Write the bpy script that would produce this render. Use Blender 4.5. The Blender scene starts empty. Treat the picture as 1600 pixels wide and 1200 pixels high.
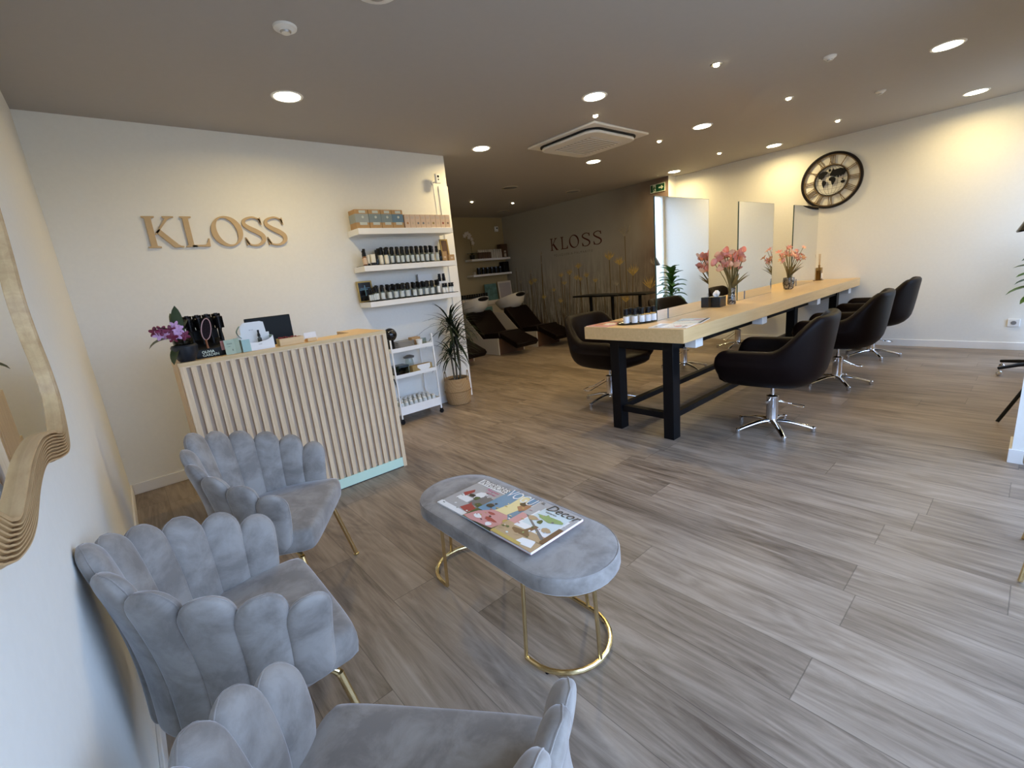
import bpy, math, random
from mathutils import Vector, Matrix
random.seed(7)
PI = math.pi
sc = bpy.context.scene
C = sc.collection

# ------------------------------------------------------------------ camera
H = 1.36
cam = bpy.data.cameras.new('camera'); cam.sensor_width = 36.0; cam.lens = 15.895; cam.clip_start = 0.02
co = bpy.data.objects.new('camera', cam); C.objects.link(co)
rx = Vector((0.7462549743, -0.6585965775, -0.0967163969)); ry = Vector((0.2246150658, 0.1123658038, 0.9679473118)); rz = Vector((-0.626619171, -0.7440594561, 0.2317842536))
m = Matrix((rx, ry, rz)).transposed().to_4x4(); m.translation = (0, 0, H)
co.matrix_world = m
sc.camera = co

# ------------------------------------------------------------------ light of the place: overcast daylight through the shop front
sc.view_settings.view_transform = 'Standard'; sc.view_settings.look = 'None'
sc.view_settings.gamma = 1.0; sc.view_settings.use_curve_mapping = False
sc.view_settings.exposure = 0.9
W = bpy.data.worlds.new('daylight'); sc.world = W; W.use_nodes = True
wn = W.node_tree; wn.nodes.clear()
wo = wn.nodes.new('ShaderNodeOutputWorld'); wb = wn.nodes.new('ShaderNodeBackground')
wg = wn.nodes.new('ShaderNodeTexCoord'); ws = wn.nodes.new('ShaderNodeSeparateXYZ'); wr = wn.nodes.new('ShaderNodeValToRGB')
wn.links.new(wg.outputs['Generated'], ws.inputs[0]); wn.links.new(ws.outputs[2], wr.inputs[0])
wr.color_ramp.elements[0].position = 0.0; wr.color_ramp.elements[0].color = (0.20, 0.22, 0.24, 1)
wr.color_ramp.elements[1].position = 0.06; wr.color_ramp.elements[1].color = (0.47, 0.65, 1.0, 1)
wn.links.new(wr.outputs[0], wb.inputs[0]); wb.inputs[1].default_value = 3.9
wn.links.new(wb.outputs[0], wo.inputs[0])
DOWN_W = 6.0      # watts of each large ceiling downlight
SPOT_W = 1.6     # watts of each small ceiling spot
def portal(name, c, sx, sz, rot):
    l = bpy.data.lights.new(name, 'AREA'); l.shape = 'RECTANGLE'; l.size = sx; l.size_y = sz; l.cycles.is_portal = True
    o = bpy.data.objects.new(name, l); C.objects.link(o); o.location = c; o.rotation_euler = rot
portal('shopfront_daylight', (1.75, -0.46, 1.28), 3.3, 2.36, (PI/2, 0, PI))
portal('salon_daylight', (6.83, -0.47, 1.28), 1.3, 2.36, (PI/2, 0, PI))

# ------------------------------------------------------------------ materials
def newmat(name):
    m = bpy.data.materials.new(name); m.use_nodes = True
    return m, m.node_tree, m.node_tree.nodes['Principled BSDF']
def N(t, k, **kw):
    n = t.nodes.new(k)
    for a, v in kw.items(): setattr(n, a, v)
    return n
def mat(name, col, rough=0.5, metal=0.0, var=0.0, scale=8.0, bump=0.0, emit=None, es=0.0, coat=0.0, spec=None, sheen=0.0, stretch=None, alpha=None, trans=0.0, ior=None):
    m, t, b = newmat(name)
    b.inputs['Base Color'].default_value = (*col, 1); b.inputs['Roughness'].default_value = rough; b.inputs['Metallic'].default_value = metal
    if coat: b.inputs['Coat Weight'].default_value = coat
    if spec is not None: b.inputs['Specular IOR Level'].default_value = spec
    if sheen: b.inputs['Sheen Weight'].default_value = sheen; b.inputs['Sheen Roughness'].default_value = 0.4
    if trans: b.inputs['Transmission Weight'].default_value = trans
    if ior: b.inputs['IOR'].default_value = ior
    if emit: b.inputs['Emission Color'].default_value = (*emit, 1); b.inputs['Emission Strength'].default_value = es
    if var or bump:
        tc = N(t, 'ShaderNodeTexCoord'); mp = N(t, 'ShaderNodeMapping'); t.links.new(tc.outputs['Object'], mp.inputs[0])
        if stretch: mp.inputs['Scale'].default_value = stretch
        nz = N(t, 'ShaderNodeTexNoise'); nz.inputs['Scale'].default_value = scale; nz.inputs['Detail'].default_value = 5
        t.links.new(mp.outputs[0], nz.inputs[0])
        if var:
            r = N(t, 'ShaderNodeMapRange'); r.inputs[1].default_value = .3; r.inputs[2].default_value = .7; r.inputs[3].default_value = 1 - var; r.inputs[4].default_value = 1 + var
            t.links.new(nz.outputs[0], r.inputs[0])
            mx = N(t, 'ShaderNodeVectorMath', operation='SCALE'); mx.inputs[0].default_value = col; t.links.new(r.outputs[0], mx.inputs['Scale'])
            t.links.new(mx.outputs[0], b.inputs['Base Color'])
        if bump:
            bp = N(t, 'ShaderNodeBump'); bp.inputs['Strength'].default_value = bump; bp.inputs['Distance'].default_value = .002
            t.links.new(nz.outputs[0], bp.inputs['Height']); t.links.new(bp.outputs[0], b.inputs['Normal'])
    return m
def wood(name, c1, c2, axis='Z', scale=3.0, rough=0.5, contrast=1.0):
    m, t, b = newmat(name)
    tc = N(t, 'ShaderNodeTexCoord'); mp = N(t, 'ShaderNodeMapping'); t.links.new(tc.outputs['Object'], mp.inputs[0])
    s = {'X': (1.2, 22, 22), 'Y': (22, 1.2, 22), 'Z': (22, 22, 1.2)}[axis]; mp.inputs['Scale'].default_value = s
    n1 = N(t, 'ShaderNodeTexNoise'); n1.inputs['Scale'].default_value = scale; n1.inputs['Detail'].default_value = 8; n1.inputs['Roughness'].default_value = .65; n1.inputs['Distortion'].default_value = .4
    t.links.new(mp.outputs[0], n1.inputs[0])
    r = N(t, 'ShaderNodeValToRGB'); r.color_ramp.elements[0].position = .5 - .22 / contrast; r.color_ramp.elements[1].position = .5 + .22 / contrast
    r.color_ramp.elements[0].color = (*c1, 1); r.color_ramp.elements[1].color = (*c2, 1)
    t.links.new(n1.outputs[0], r.inputs[0]); t.links.new(r.outputs[0], b.inputs['Base Color'])
    bp = N(t, 'ShaderNodeBump'); bp.inputs['Strength'].default_value = .12; bp.inputs['Distance'].default_value = .001
    t.links.new(n1.outputs[0], bp.inputs['Height']); t.links.new(bp.outputs[0], b.inputs['Normal'])
    b.inputs['Roughness'].default_value = rough
    return m

M = {}
def wallmat(name, col):
    return mat(name, col, rough=.85, var=.012, scale=40, bump=.25)
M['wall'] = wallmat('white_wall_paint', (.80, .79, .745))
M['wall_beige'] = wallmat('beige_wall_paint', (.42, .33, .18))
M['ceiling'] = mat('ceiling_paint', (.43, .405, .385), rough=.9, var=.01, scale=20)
M['trim'] = mat('white_baseboard', (.80, .79, .77), rough=.45, var=.01)
M['white'] = mat('white_lacquer', (.82, .81, .79), rough=.4)
M['white_gloss'] = mat('white_gloss', (.85, .85, .84), rough=.2)
M['paper'] = mat('white_paper', (.83, .83, .82), rough=.6)
M['oak'] = wood('light_oak', (.62, .43, .25), (.83, .63, .40), 'Z', 3.0, .5)
M['oak_back'] = wood('oak_recess', (.40, .30, .22), (.56, .44, .33), 'Z', 3.0, .6)
M['oak_top'] = wood('oak_table', (.60, .40, .18), (.75, .53, .27), 'X', 2.2, .42, .8)
M['oak_letter'] = mat('oak_letter', (.52, .37, .20), rough=.55, var=.05, scale=10)
M['oak_letter_side'] = mat('letter_edge', (.22, .14, .075), rough=.7)
M['frame_wood'] = wood('carved_wood', (.42, .26, .12), (.62, .43, .22), 'Y', 1.5, .55)
M['mint'] = mat('mint_plinth', (.60, .76, .60), rough=.35)
M['black'] = mat('black_satin', (.004, .004, .005), rough=.4, spec=.25)
M['black_steel'] = mat('black_powder_steel', (.004, .004, .005), rough=.4, var=.1, spec=.15)
M['black_gloss'] = mat('black_gloss', (.006, .006, .008), rough=.15)
M['black_paper'] = mat('black_card', (.006, .006, .007), rough=.5, spec=.2)
M['leather'] = mat('dark_brown_leatherette', (.0055, .0026, .0026), rough=.45, var=.08, scale=200, bump=.12, spec=.10)
M['chrome'] = mat('chrome', (.80, .80, .82), rough=.09, metal=1)
M['steel'] = mat('brushed_steel', (.55, .55, .56), rough=.3, metal=1)
M['gold'] = mat('polished_brass', (.78, .62, .33), rough=.16, metal=1)
M['brass_dark'] = mat('aged_brass', (.24, .17, .095), rough=.5, metal=.5)
M['mirror'] = mat('mirror_silver', (.86, .87, .85), rough=.0, metal=1)
M['glassedge'] = mat('mirror_glass_edge', (.05, .09, .075), rough=.15)
M['kraft'] = mat('kraft_cardboard', (.42, .26, .12), rough=.8, var=.05, scale=30)
M['kraft_pale'] = mat('pale_carton', (.62, .46, .34), rough=.7, var=.04, scale=30)
M['bluelabel'] = mat('grey_blue_label', (.19, .24, .25), rough=.6, var=.05, scale=20)
M['bluelabel2'] = mat('deep_blue_label', (.11, .19, .26), rough=.6, var=.05, scale=20)
M['paleband'] = mat('pale_grey_band', (.30, .33, .32), rough=.6)
M['palelabel'] = mat('pale_label', (.50, .54, .50), rough=.6)
M['label'] = mat('white_label', (.55, .60, .61), rough=.5)
M['label_cream'] = mat('cream_label', (.78, .72, .58), rough=.5)
M['red'] = mat('dark_red', (.30, .03, .03), rough=.5)
M['amber'] = mat('amber_plastic', (.22, .08, .03), rough=.25)
M['green_leaf'] = mat('green_leaf', (.055, .13, .022), rough=.4, var=.25, scale=9)
M['dark_leaf'] = mat('dark_green_leaf', (.013, .024, .011), rough=.6, spec=.25, var=.3, scale=12)
M['orchid_leaf'] = mat('orchid_leaf', (.035, .055, .02), rough=.35, var=.2, scale=9)
M['stem'] = mat('green_brown_stem', (.16, .13, .045), rough=.7, var=.2)
M['bark'] = mat('grey_bark', (.10, .085, .06), rough=.9, var=.3, scale=30)
M['soil'] = mat('dark_bark_soil', (.05, .03, .02), rough=1, var=.4, scale=60, bump=1)
M['pink'] = mat('dusty_pink_petal', (.72, .30, .25), rough=.6, var=.25, scale=14)
M['pink2'] = mat('peach_petal', (.82, .47, .30), rough=.6, var=.2, scale=14)
M['purple'] = mat('purple_petal', (.16, .01, .05), rough=.5, var=.4, scale=60)
M['lilac'] = mat('lilac_petal', (.60, .36, .62), rough=.5, var=.2, scale=60)
M['petal_white'] = mat('white_petal', (.66, .60, .52), rough=.5)
M['wicker'] = None
M['tin'] = mat('grey_ribbed_metal', (.24, .24, .25), rough=.5, metal=.3)
M['cream'] = mat('cream_laminate', (.50, .45, .36), rough=.5)
M['ceramic'] = mat('cream_ceramic', (.66, .62, .54), rough=.15)
M['greenpad'] = mat('sage_card', (.42, .50, .38), rough=.6, var=.03)
M['aqua'] = mat('aqua_card', (.36, .55, .52), rough=.6, var=.12, scale=3)
M['sign_green'] = mat('sign_green', (.005, .06, .025), rough=.4)
M['sign_white'] = mat('sign_white', (.62, .68, .55), rough=.4)
M['gold_frame'] = mat('antique_gold_frame', (.40, .27, .08), rough=.4, metal=.5)
M['teal'] = mat('teal_poster', (.10, .20, .19), rough=.3, var=.4, scale=9)
M['tabled'] = mat('dark_brown_carton', (.10, .045, .02), rough=.5)
M['ink'] = mat('black_ink', (.01, .01, .012), rough=.6)
M['print_red'] = mat('mural_letter_red', (.085, .016, .010), rough=.8)
M['print_grey'] = mat('mural_letter_grey', (.16, .14, .12), rough=.8)
def glass(name, col=(1, 1, 1), gloss=.12):
    m = bpy.data.materials.new(name); m.use_nodes = True; t = m.node_tree; t.nodes.clear()
    o = N(t, 'ShaderNodeOutputMaterial'); mx = N(t, 'ShaderNodeMixShader'); tr = N(t, 'ShaderNodeBsdfTransparent'); gl = N(t, 'ShaderNodeBsdfGlossy')
    tr.inputs[0].default_value = (*col, 1); gl.inputs['Roughness'].default_value = .02
    lw = N(t, 'ShaderNodeLayerWeight'); lw.inputs[0].default_value = .5; pw = N(t, 'ShaderNodeMath', operation='POWER'); pw.inputs[1].default_value = 4.0
    ma = N(t, 'ShaderNodeMath', operation='MULTIPLY_ADD'); ma.inputs[1].default_value = .85; ma.inputs[2].default_value = .03
    t.links.new(lw.outputs['Facing'], pw.inputs[0]); t.links.new(pw.outputs[0], ma.inputs[0]); t.links.new(ma.outputs[0], mx.inputs[0]); t.links.new(tr.outputs[0], mx.inputs[1]); t.links.new(gl.outputs[0], mx.inputs[2]); t.links.new(mx.outputs[0], o.inputs[0])
    return m
M['glass'] = glass('clear_pane_glass', (.97, .98, .98))
M['glass_grey'] = glass('pale_grey_glass', (.80, .84, .82))
M['glass_dark'] = glass('smoky_glass', (.35, .36, .34))
M['glass_brown'] = glass('olive_glass', (.62, .52, .34))

def velvet():
    m, t, b = newmat('grey_velvet')
    tc = N(t, 'ShaderNodeTexCoord')
    n1 = N(t, 'ShaderNodeTexNoise'); n1.inputs['Scale'].default_value = 10; n1.inputs['Detail'].default_value = 7; n1.inputs['Roughness'].default_value = .62; n1.inputs['Distortion'].default_value = .35
    t.links.new(tc.outputs['Object'], n1.inputs[0])
    r = N(t, 'ShaderNodeValToRGB'); r.color_ramp.elements[0].position = .38; r.color_ramp.elements[0].color = (.205, .185, .168, 1)
    r.color_ramp.elements[1].position = .60; r.color_ramp.elements[1].color = (.315, .29, .266, 1)
    t.links.new(n1.outputs[0], r.inputs[0]); t.links.new(r.outputs[0], b.inputs['Base Color'])
    b.inputs['Roughness'].default_value = .75; b.inputs['Specular IOR Level'].default_value = .25
    b.inputs['Sheen Weight'].default_value = .55; b.inputs['Sheen Roughness'].default_value = .35; b.inputs['Sheen Tint'].default_value = (.9, .9, .95, 1)
    n2 = N(t, 'ShaderNodeTexNoise'); n2.inputs['Scale'].default_value = 700; t.links.new(tc.outputs['Object'], n2.inputs[0])
    bp = N(t, 'ShaderNodeBump'); bp.inputs['Strength'].default_value = .12; bp.inputs['Distance'].default_value = .001
    t.links.new(n2.outputs[0], bp.inputs['Height']); t.links.new(bp.outputs[0], b.inputs['Normal'])
    return m
M['velvet'] = velvet()

def floor_mat():
    m, t, b = newmat('grey_oak_vinyl_planks')
    L = t.links.new
    def math_(op, a=None, v=None, c=None):
        n = N(t, 'ShaderNodeMath', operation=op)
        if a is not None: L(a, n.inputs[0])
        if v is not None:
            if isinstance(v, (int, float)): n.inputs[1].default_value = v
            else: L(v, n.inputs[1])
        if c is not None: n.inputs[2].default_value = c
        return n.outputs[0]
    tc = N(t, 'ShaderNodeTexCoord'); sp = N(t, 'ShaderNodeSeparateXYZ'); L(tc.outputs['Object'], sp.inputs[0])
    PW, PL = .2165, 1.45
    u = math_('DIVIDE', math_('SUBTRACT', sp.outputs[0], .006), PW)
    col = math_('FLOOR', u); fu = math_('FRACT', u)
    wn_ = N(t, 'ShaderNodeTexWhiteNoise', noise_dimensions='1D'); L(col, wn_.inputs['W'])
    v = math_('ADD', math_('DIVIDE', sp.outputs[1], PL), math_('MULTIPLY', wn_.outputs[0], 7.3))
    row = math_('FLOOR', v); fv = math_('FRACT', v)
    cid = N(t, 'ShaderNodeCombineXYZ'); L(col, cid.inputs[0]); L(row, cid.inputs[1])
    w2 = N(t, 'ShaderNodeTexWhiteNoise', noise_dimensions='3D'); L(cid.outputs[0], w2.inputs[0])
    # grain coordinates shifted per plank
    off = N(t, 'ShaderNodeVectorMath', operation='SCALE'); off.inputs['Scale'].default_value = 13; L(w2.outputs['Color'], off.inputs[0])
    ad = N(t, 'ShaderNodeVectorMath', operation='ADD'); L(tc.outputs['Object'], ad.inputs[0]); L(off.outputs[0], ad.inputs[1])
    mp = N(t, 'ShaderNodeMapping'); mp.inputs['Scale'].default_value = (12, 1.1, 1); L(ad.outputs[0], mp.inputs[0])
    g1 = N(t, 'ShaderNodeTexNoise'); g1.inputs['Scale'].default_value = 1.6; g1.inputs['Detail'].default_value = 9; g1.inputs['Roughness'].default_value = .7; g1.inputs['Distortion'].default_value = .9; L(mp.outputs[0], g1.inputs[0])
    mp2 = N(t, 'ShaderNodeMapping'); mp2.inputs['Scale'].default_value = (3.2, .42, 1); L(ad.outputs[0], mp2.inputs[0])
    g2n = N(t, 'ShaderNodeTexNoise'); g2n.inputs['Scale'].default_value = 1.5; g2n.inputs['Detail'].default_value = 1.5; g2n.inputs['Distortion'].default_value = .4; L(mp2.outputs[0], g2n.inputs[0])
    rings = math_('SINE', math_('MULTIPLY', g2n.outputs[0], 95.0))   # cathedral grain lines
    mp3 = N(t, 'ShaderNodeMapping'); mp3.inputs['Scale'].default_value = (2.4, .8, 1); L(ad.outputs[0], mp3.inputs[0])
    g3 = N(t, 'ShaderNodeTexNoise'); g3.inputs['Scale'].default_value = 1.6; g3.inputs['Detail'].default_value = 3; L(mp3.outputs[0], g3.inputs[0])
    val = math_('ADD', math_('MULTIPLY', g1.outputs[0], .75), math_('MULTIPLY', w2.outputs[0], .11))
    val = math_('ADD', val, math_('MULTIPLY', rings, .028))
    val = math_('ADD', val, math_('MULTIPLY', g3.outputs[0], .30))
    r = N(t, 'ShaderNodeValToRGB'); e = r.color_ramp.elements
    e[0].position = .38; e[0].color = (.095, .069, .051, 1); e[1].position = .80; e[1].color = (.385, .31, .245, 1)
    e2 = e.new(.57); e2.color = (.232, .181, .138, 1)
    L(val, r.inputs[0])
    # seams
    s1 = math_('LESS_THAN', math_('ABSOLUTE', math_('SUBTRACT', fu, .5)), .4935)
    s2 = math_('LESS_THAN', math_('ABSOLUTE', math_('SUBTRACT', fv, .5)), .4988)
    sm = math_('MULTIPLY', s1, s2)
    mr = N(t, 'ShaderNodeMapRange'); mr.inputs[3].default_value = .55; mr.inputs[4].default_value = 1; L(sm, mr.inputs[0])
    sc_ = N(t, 'ShaderNodeVectorMath', operation='SCALE'); L(r.outputs[0], sc_.inputs[0]); L(mr.outputs[0], sc_.inputs['Scale'])
    L(sc_.outputs[0], b.inputs['Base Color'])
    rr = N(t, 'ShaderNodeMapRange'); rr.inputs[3].default_value = .34; rr.inputs[4].default_value = .50; L(g1.outputs[0], rr.inputs[0]); L(rr.outputs[0], b.inputs['Roughness'])
    bp = N(t, 'ShaderNodeBump'); bp.inputs['Strength'].default_value = .22; bp.inputs['Distance'].default_value = .001
    L(math_('ADD', g1.outputs[0], math_('MULTIPLY', rings, .12)), bp.inputs['Height']); L(bp.outputs[0], b.inputs['Normal'])
    b.inputs['Specular IOR Level'].default_value = .45
    return m
M['floor'] = floor_mat()

def mural_mat():
    m, t, b = newmat('printed_meadow_wallpaper'); L = t.links.new
    tc = N(t, 'ShaderNodeTexCoord'); sp = N(t, 'ShaderNodeSeparateXYZ'); L(tc.outputs['Object'], sp.inputs[0])
    mp = N(t, 'ShaderNodeMapping'); mp.inputs['Scale'].default_value = (1, 9, .9); L(tc.outputs['Object'], mp.inputs[0])
    reed = N(t, 'ShaderNodeTexNoise'); reed.inputs['Scale'].default_value = 2.2; reed.inputs['Detail'].default_value = 7; reed.inputs['Roughness'].default_value = .7; reed.inputs['Distortion'].default_value = .7; L(mp.outputs[0], reed.inputs[0])
    bl = N(t, 'ShaderNodeTexNoise'); bl.inputs['Scale'].default_value = 1.1; bl.inputs['Detail'].default_value = 3; L(tc.outputs['Object'], bl.inputs[0])
    hgt = N(t, 'ShaderNodeMapRange'); hgt.inputs[1].default_value = 1.75; hgt.inputs[2].default_value = .25; L(sp.outputs[2], hgt.inputs[0])      # reeds thicken to the floor
    side = N(t, 'ShaderNodeMapRange'); side.inputs[1].default_value = 5.7; side.inputs[2].default_value = 4.3; L(sp.outputs[1], side.inputs[0])
    f = N(t, 'ShaderNodeMath', operation='MULTIPLY'); L(hgt.outputs[0], f.inputs[0])
    rr = N(t, 'ShaderNodeMapRange'); rr.inputs[1].default_value = .38; rr.inputs[2].default_value = .58; rr.inputs[3].default_value = .12; rr.inputs[4].default_value = 1.0; L(reed.outputs[0], rr.inputs[0]); L(rr.outputs[0], f.inputs[1])
    c0 = N(t, 'ShaderNodeMixRGB'); c0.inputs[1].default_value = (.44, .42, .36, 1); c0.inputs[2].default_value = (.19, .13, .10, 1)
    sb = N(t, 'ShaderNodeMath', operation='MULTIPLY'); L(side.outputs[0], sb.inputs[0]); L(bl.outputs[0], sb.inputs[1])
    sb2 = N(t, 'ShaderNodeMath', operation='MULTIPLY'); L(sb.outputs[0], sb2.inputs[0]); sb2.inputs[1].default_value = 2.0; sb2.use_clamp = True
    L(sb2.outputs[0], c0.inputs[0])
    c1 = N(t, 'ShaderNodeMixRGB'); L(c0.outputs[0], c1.inputs[1]); c1.inputs[2].default_value = (.045, .031, .024, 1); L(f.outputs[0], c1.inputs[0])
    L(c1.outputs[0], b.inputs['Base Color']); b.inputs['Roughness'].default_value = .9
    return m
M['mural'] = mural_mat()
M['reed_gold'] = mat('printed_gold_reed', (.62, .43, .12), rough=.9, var=.3, scale=20)
M['reed_pale'] = mat('printed_pale_reed', (.42, .36, .26), rough=.9, var=.2, scale=20)
M['reed_stem'] = mat('printed_reed_stem', (.17, .115, .055), rough=.9)

def wicker_mat(name, a, b_, sc1):
    m, t, b = newmat(name); L = t.links.new
    tc = N(t, 'ShaderNodeTexCoord'); mp = N(t, 'ShaderNodeMapping'); mp.inputs['Rotation'].default_value = (0, .785, .785); L(tc.outputs['Object'], mp.inputs[0])
    ck = N(t, 'ShaderNodeTexChecker'); ck.inputs['Scale'].default_value = sc1; ck.inputs[1].default_value = (*a, 1); ck.inputs[2].default_value = (*b_, 1); L(mp.outputs[0], ck.inputs[0])
    L(ck.outputs[0], b.inputs['Base Color']); b.inputs['Roughness'].default_value = .8
    bp = N(t, 'ShaderNodeBump'); bp.inputs['Strength'].default_value = .4; bp.inputs['Distance'].default_value = .003; L(ck.outputs[1], bp.inputs['Height']); L(bp.outputs[0], b.inputs['Normal'])
    return m
M['wicker'] = wicker_mat('woven_seagrass', (.44, .28, .13), (.34, .20, .085), 80)
def mosaic_mat():
    m, t, b = newmat('silver_mosaic_glass'); L = t.links.new
    tc = N(t, 'ShaderNodeTexCoord'); v = N(t, 'ShaderNodeTexVoronoi'); v.inputs['Scale'].default_value = 75; L(tc.outputs['Object'], v.inputs[0])
    r = N(t, 'ShaderNodeValToRGB'); r.color_ramp.elements[0].color = (.04, .04, .04, 1); r.color_ramp.elements[1].color = (.5, .48, .44, 1); r.color_ramp.elements[0].position = .3; r.color_ramp.elements[1].position = 1
    L(v.outputs['Color'], r.inputs[0]); L(r.outputs[0], b.inputs['Base Color']); b.inputs['Roughness'].default_value = .15; b.inputs['Metallic'].default_value = .5
    return m
M['mosaic'] = mosaic_mat()

# ------------------------------------------------------------------ mesh helpers
class MB:
    def __init__(s): s.v = []; s.f = []; s.m = []
    def add(s, vf, mi=0, xf=None):
        vs, fs = vf; k = len(s.v)
        if xf is not None: vs = [xf @ Vector(p) for p in vs]
        s.v += [tuple(p) for p in vs]; s.f += [tuple(i + k for i in f) for f in fs]; s.m += [mi] * len(fs)
        return s
    def build(s, name, mats, parent=None, bevel=0, smooth=35, sub=0):
        me = bpy.data.meshes.new(name); me.from_pydata(s.v, [], s.f)
        if not isinstance(mats, (list, tuple)): mats = [mats]
        for x in mats: me.materials.append(M[x] if isinstance(x, str) else x)
        me.polygons.foreach_set('material_index', s.m)
        me.update()
        if smooth:
            me.polygons.foreach_set('use_smooth', [True] * len(me.polygons))
            me.set_sharp_from_angle(angle=math.radians(smooth))
        o = bpy.data.objects.new(name, me); C.objects.link(o)
        if parent is not None: o.parent = parent
        if bevel:
            b = o.modifiers.new('edge', 'BEVEL'); b.width = bevel; b.segments = 2; b.limit_method = 'ANGLE'; b.angle_limit = math.radians(40)
            b.harden_normals = False
        if sub:
            q = o.modifiers.new('round', 'SUBSURF'); q.levels = sub; q.render_levels = sub
        return o
def T(x=0, y=0, z=0): return Matrix.Translation((x, y, z))
def RZ(a): return Matrix.Rotation(a, 4, 'Z')
def RX(a): return Matrix.Rotation(a, 4, 'X')
def RY(a): return Matrix.Rotation(a, 4, 'Y')
def S3(x, y, z): return Matrix.Diagonal((x, y, z, 1))
def box(x0, x1, y0, y1, z0, z1):
    v = [(x0, y0, z0), (x1, y0, z0), (x1, y1, z0), (x0, y1, z0), (x0, y0, z1), (x1, y0, z1), (x1, y1, z1), (x0, y1, z1)]
    return v, [(0, 3, 2, 1), (4, 5, 6, 7), (0, 1, 5, 4), (1, 2, 6, 5), (2, 3, 7, 6), (3, 0, 4, 7)]
def cbox(sx, sy, sz, z0=0): return box(-sx/2, sx/2, -sy/2, sy/2, z0, z0 + sz)
def lathe(prof, n=24, a0=0):
    v = []; f = []
    k = len(prof)
    for i in range(n):
        a = a0 + 2*PI*i/n
        for r, z in prof: v.append((r*math.cos(a), r*math.sin(a), z))
    for i in range(n):
        j = (i + 1) % n
        for q in range(k - 1):
            f.append((i*k + q, j*k + q, j*k + q + 1, i*k + q + 1))
    if prof[0][0] > 1e-6: f.append(tuple(i*k for i in range(n))[::-1])
    if prof[-1][0] > 1e-6: f.append(tuple(i*k + k - 1 for i in range(n)))
    return v, f
def cyl(r, z0, z1, n=20, r2=None): return lathe([(r, z0), (r if r2 is None else r2, z1)], n)
def prism(poly, z0, z1):
    n = len(poly)
    ar = sum(poly[i][0]*poly[(i+1) % n][1] - poly[(i+1) % n][0]*poly[i][1] for i in range(n))
    if ar < 0: poly = poly[::-1]
    v = [(x, y, z0) for x, y in poly] + [(x, y, z1) for x, y in poly]
    return v, [tuple(range(n))[::-1], tuple(range(n, 2*n))] + [(i, (i+1) % n, (i+1) % n + n, i + n) for i in range(n)]
def ringprism(outer, inner, z0, z1):
    n = len(outer); v = [(x, y, z) for pts in (outer, inner) for z in (z0, z1) for x, y in pts]
    f = []
    for i in range(n):
        j = (i+1) % n
        f += [(i, j, n+j, n+i), (3*n+i, 3*n+j, 2*n+j, 2*n+i), (n+i, n+j, 3*n+j, 3*n+i), (i+2*n, j+2*n, j, i)]
    return v, f
def crom(pts, n, closed=False):
    out = []; P = [Vector(p) for p in pts]; k = len(P); segs = k if closed else k - 1
    for s in range(segs):
        if closed: a, b, c, d = P[(s-1) % k], P[s], P[(s+1) % k], P[(s+2) % k]
        else:
            b, c = P[s], P[s+1]; a = P[s-1] if s > 0 else b*2 - c; d = P[s+2] if s + 2 < k else c*2 - b
        for i in range(n):
            t = i/n
            out.append(.5*((2*b) + (c - a)*t + (2*a - 5*b + 4*c - d)*t*t + (3*b - a - 3*c + d)*t*t*t))
    if not closed: out.append(P[-1])
    return out
def tube(path, r, n=10, closed=False, cap=True, flat=1.0):
    P = [Vector(p) for p in path]; k = len(P); v = []; f = []
    tn = []
    for i in range(k):
        a = P[(i-1) % k] if (closed or i > 0) else P[i]; b = P[(i+1) % k] if (closed or i < k-1) else P[i]
        d = (b - a); tn.append(d.normalized() if d.length > 1e-9 else Vector((0, 0, 1)))
    u = tn[0].orthogonal().normalized()
    if abs(tn[0].z) < .95: u = tn[0].cross(Vector((0, 0, 1))).normalized()
    for i in range(k):
        u = (u - tn[i]*u.dot(tn[i])).normalized(); w = tn[i].cross(u)
        rr = r[i] if isinstance(r, (list, tuple)) else r
        for j in range(n):
            a = 2*PI*j/n; v.append(P[i] + (u*math.cos(a) + w*math.sin(a)*flat)*rr)
    for i in range(k if closed else k-1):
        i2 = (i+1) % k
        for j in range(n):
            j2 = (j+1) % n; f.append((i*n+j, i*n+j2, i2*n+j2, i2*n+j))
    if cap and not closed: f.append(tuple(range(n))[::-1]); f.append(tuple((k-1)*n + j for j in range(n)))
    return v, f
def grid(fn, nu, nv, cu=False, cv=False):
    v = [fn(i/(nu if cu else nu-1), j/(nv if cv else nv-1)) for i in range(nu) for j in range(nv)]; f = []
    for i in range(nu if cu else nu-1):
        for j in range(nv if cv else nv-1):
            i2 = (i+1) % nu; j2 = (j+1) % nv
            f.append((i*nv+j, i2*nv+j, i2*nv+j2, i*nv+j2))
    return v, f
def ell(rx, ry, rz, nu=16, nv=10):
    pr = [(math.sin(PI*j/nv), -math.cos(PI*j/nv)) for j in range(nv+1)]
    pr[0] = (0, -1); pr[-1] = (0, 1)
    v, f = lathe(pr, nu); return [(x*rx, y*ry, z*rz) for x, y, z in v], f
def leaf(L, Wd, up, droop, az, base=(0, 0, 0), n=7, fold=.25, tipw=0, thick=0):
    """a folded blade leaving base at elevation 'up', bending down by 'droop' over its length"""
    v = []; f = []; p = Vector(base); d = Vector((math.cos(az), math.sin(az), 0)); sd = Vector((-math.sin(az), math.cos(az), 0)); e = up
    for i in range(n+1):
        t = i/n; w = Wd*(math.sin(PI*min(1, t*.92 + .08))**.7)*(1 - tipw*t) if i < n else Wd*.03
        nrm = Vector((-d.x*math.sin(e), -d.y*math.sin(e), math.cos(e)))
        for s in (-1, 0, 1): v.append(p + sd*(s*w/2) + nrm*(abs(s)*w*fold))
        p = p + (d*math.cos(e) + Vector((0, 0, 1))*math.sin(e))*(L/n); e -= droop/n
    for i in range(n):
        for s in (0, 1): f.append((i*3+s, i*3+s+1, i*3+s+4, i*3+s+3))
    return v, f

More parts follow.
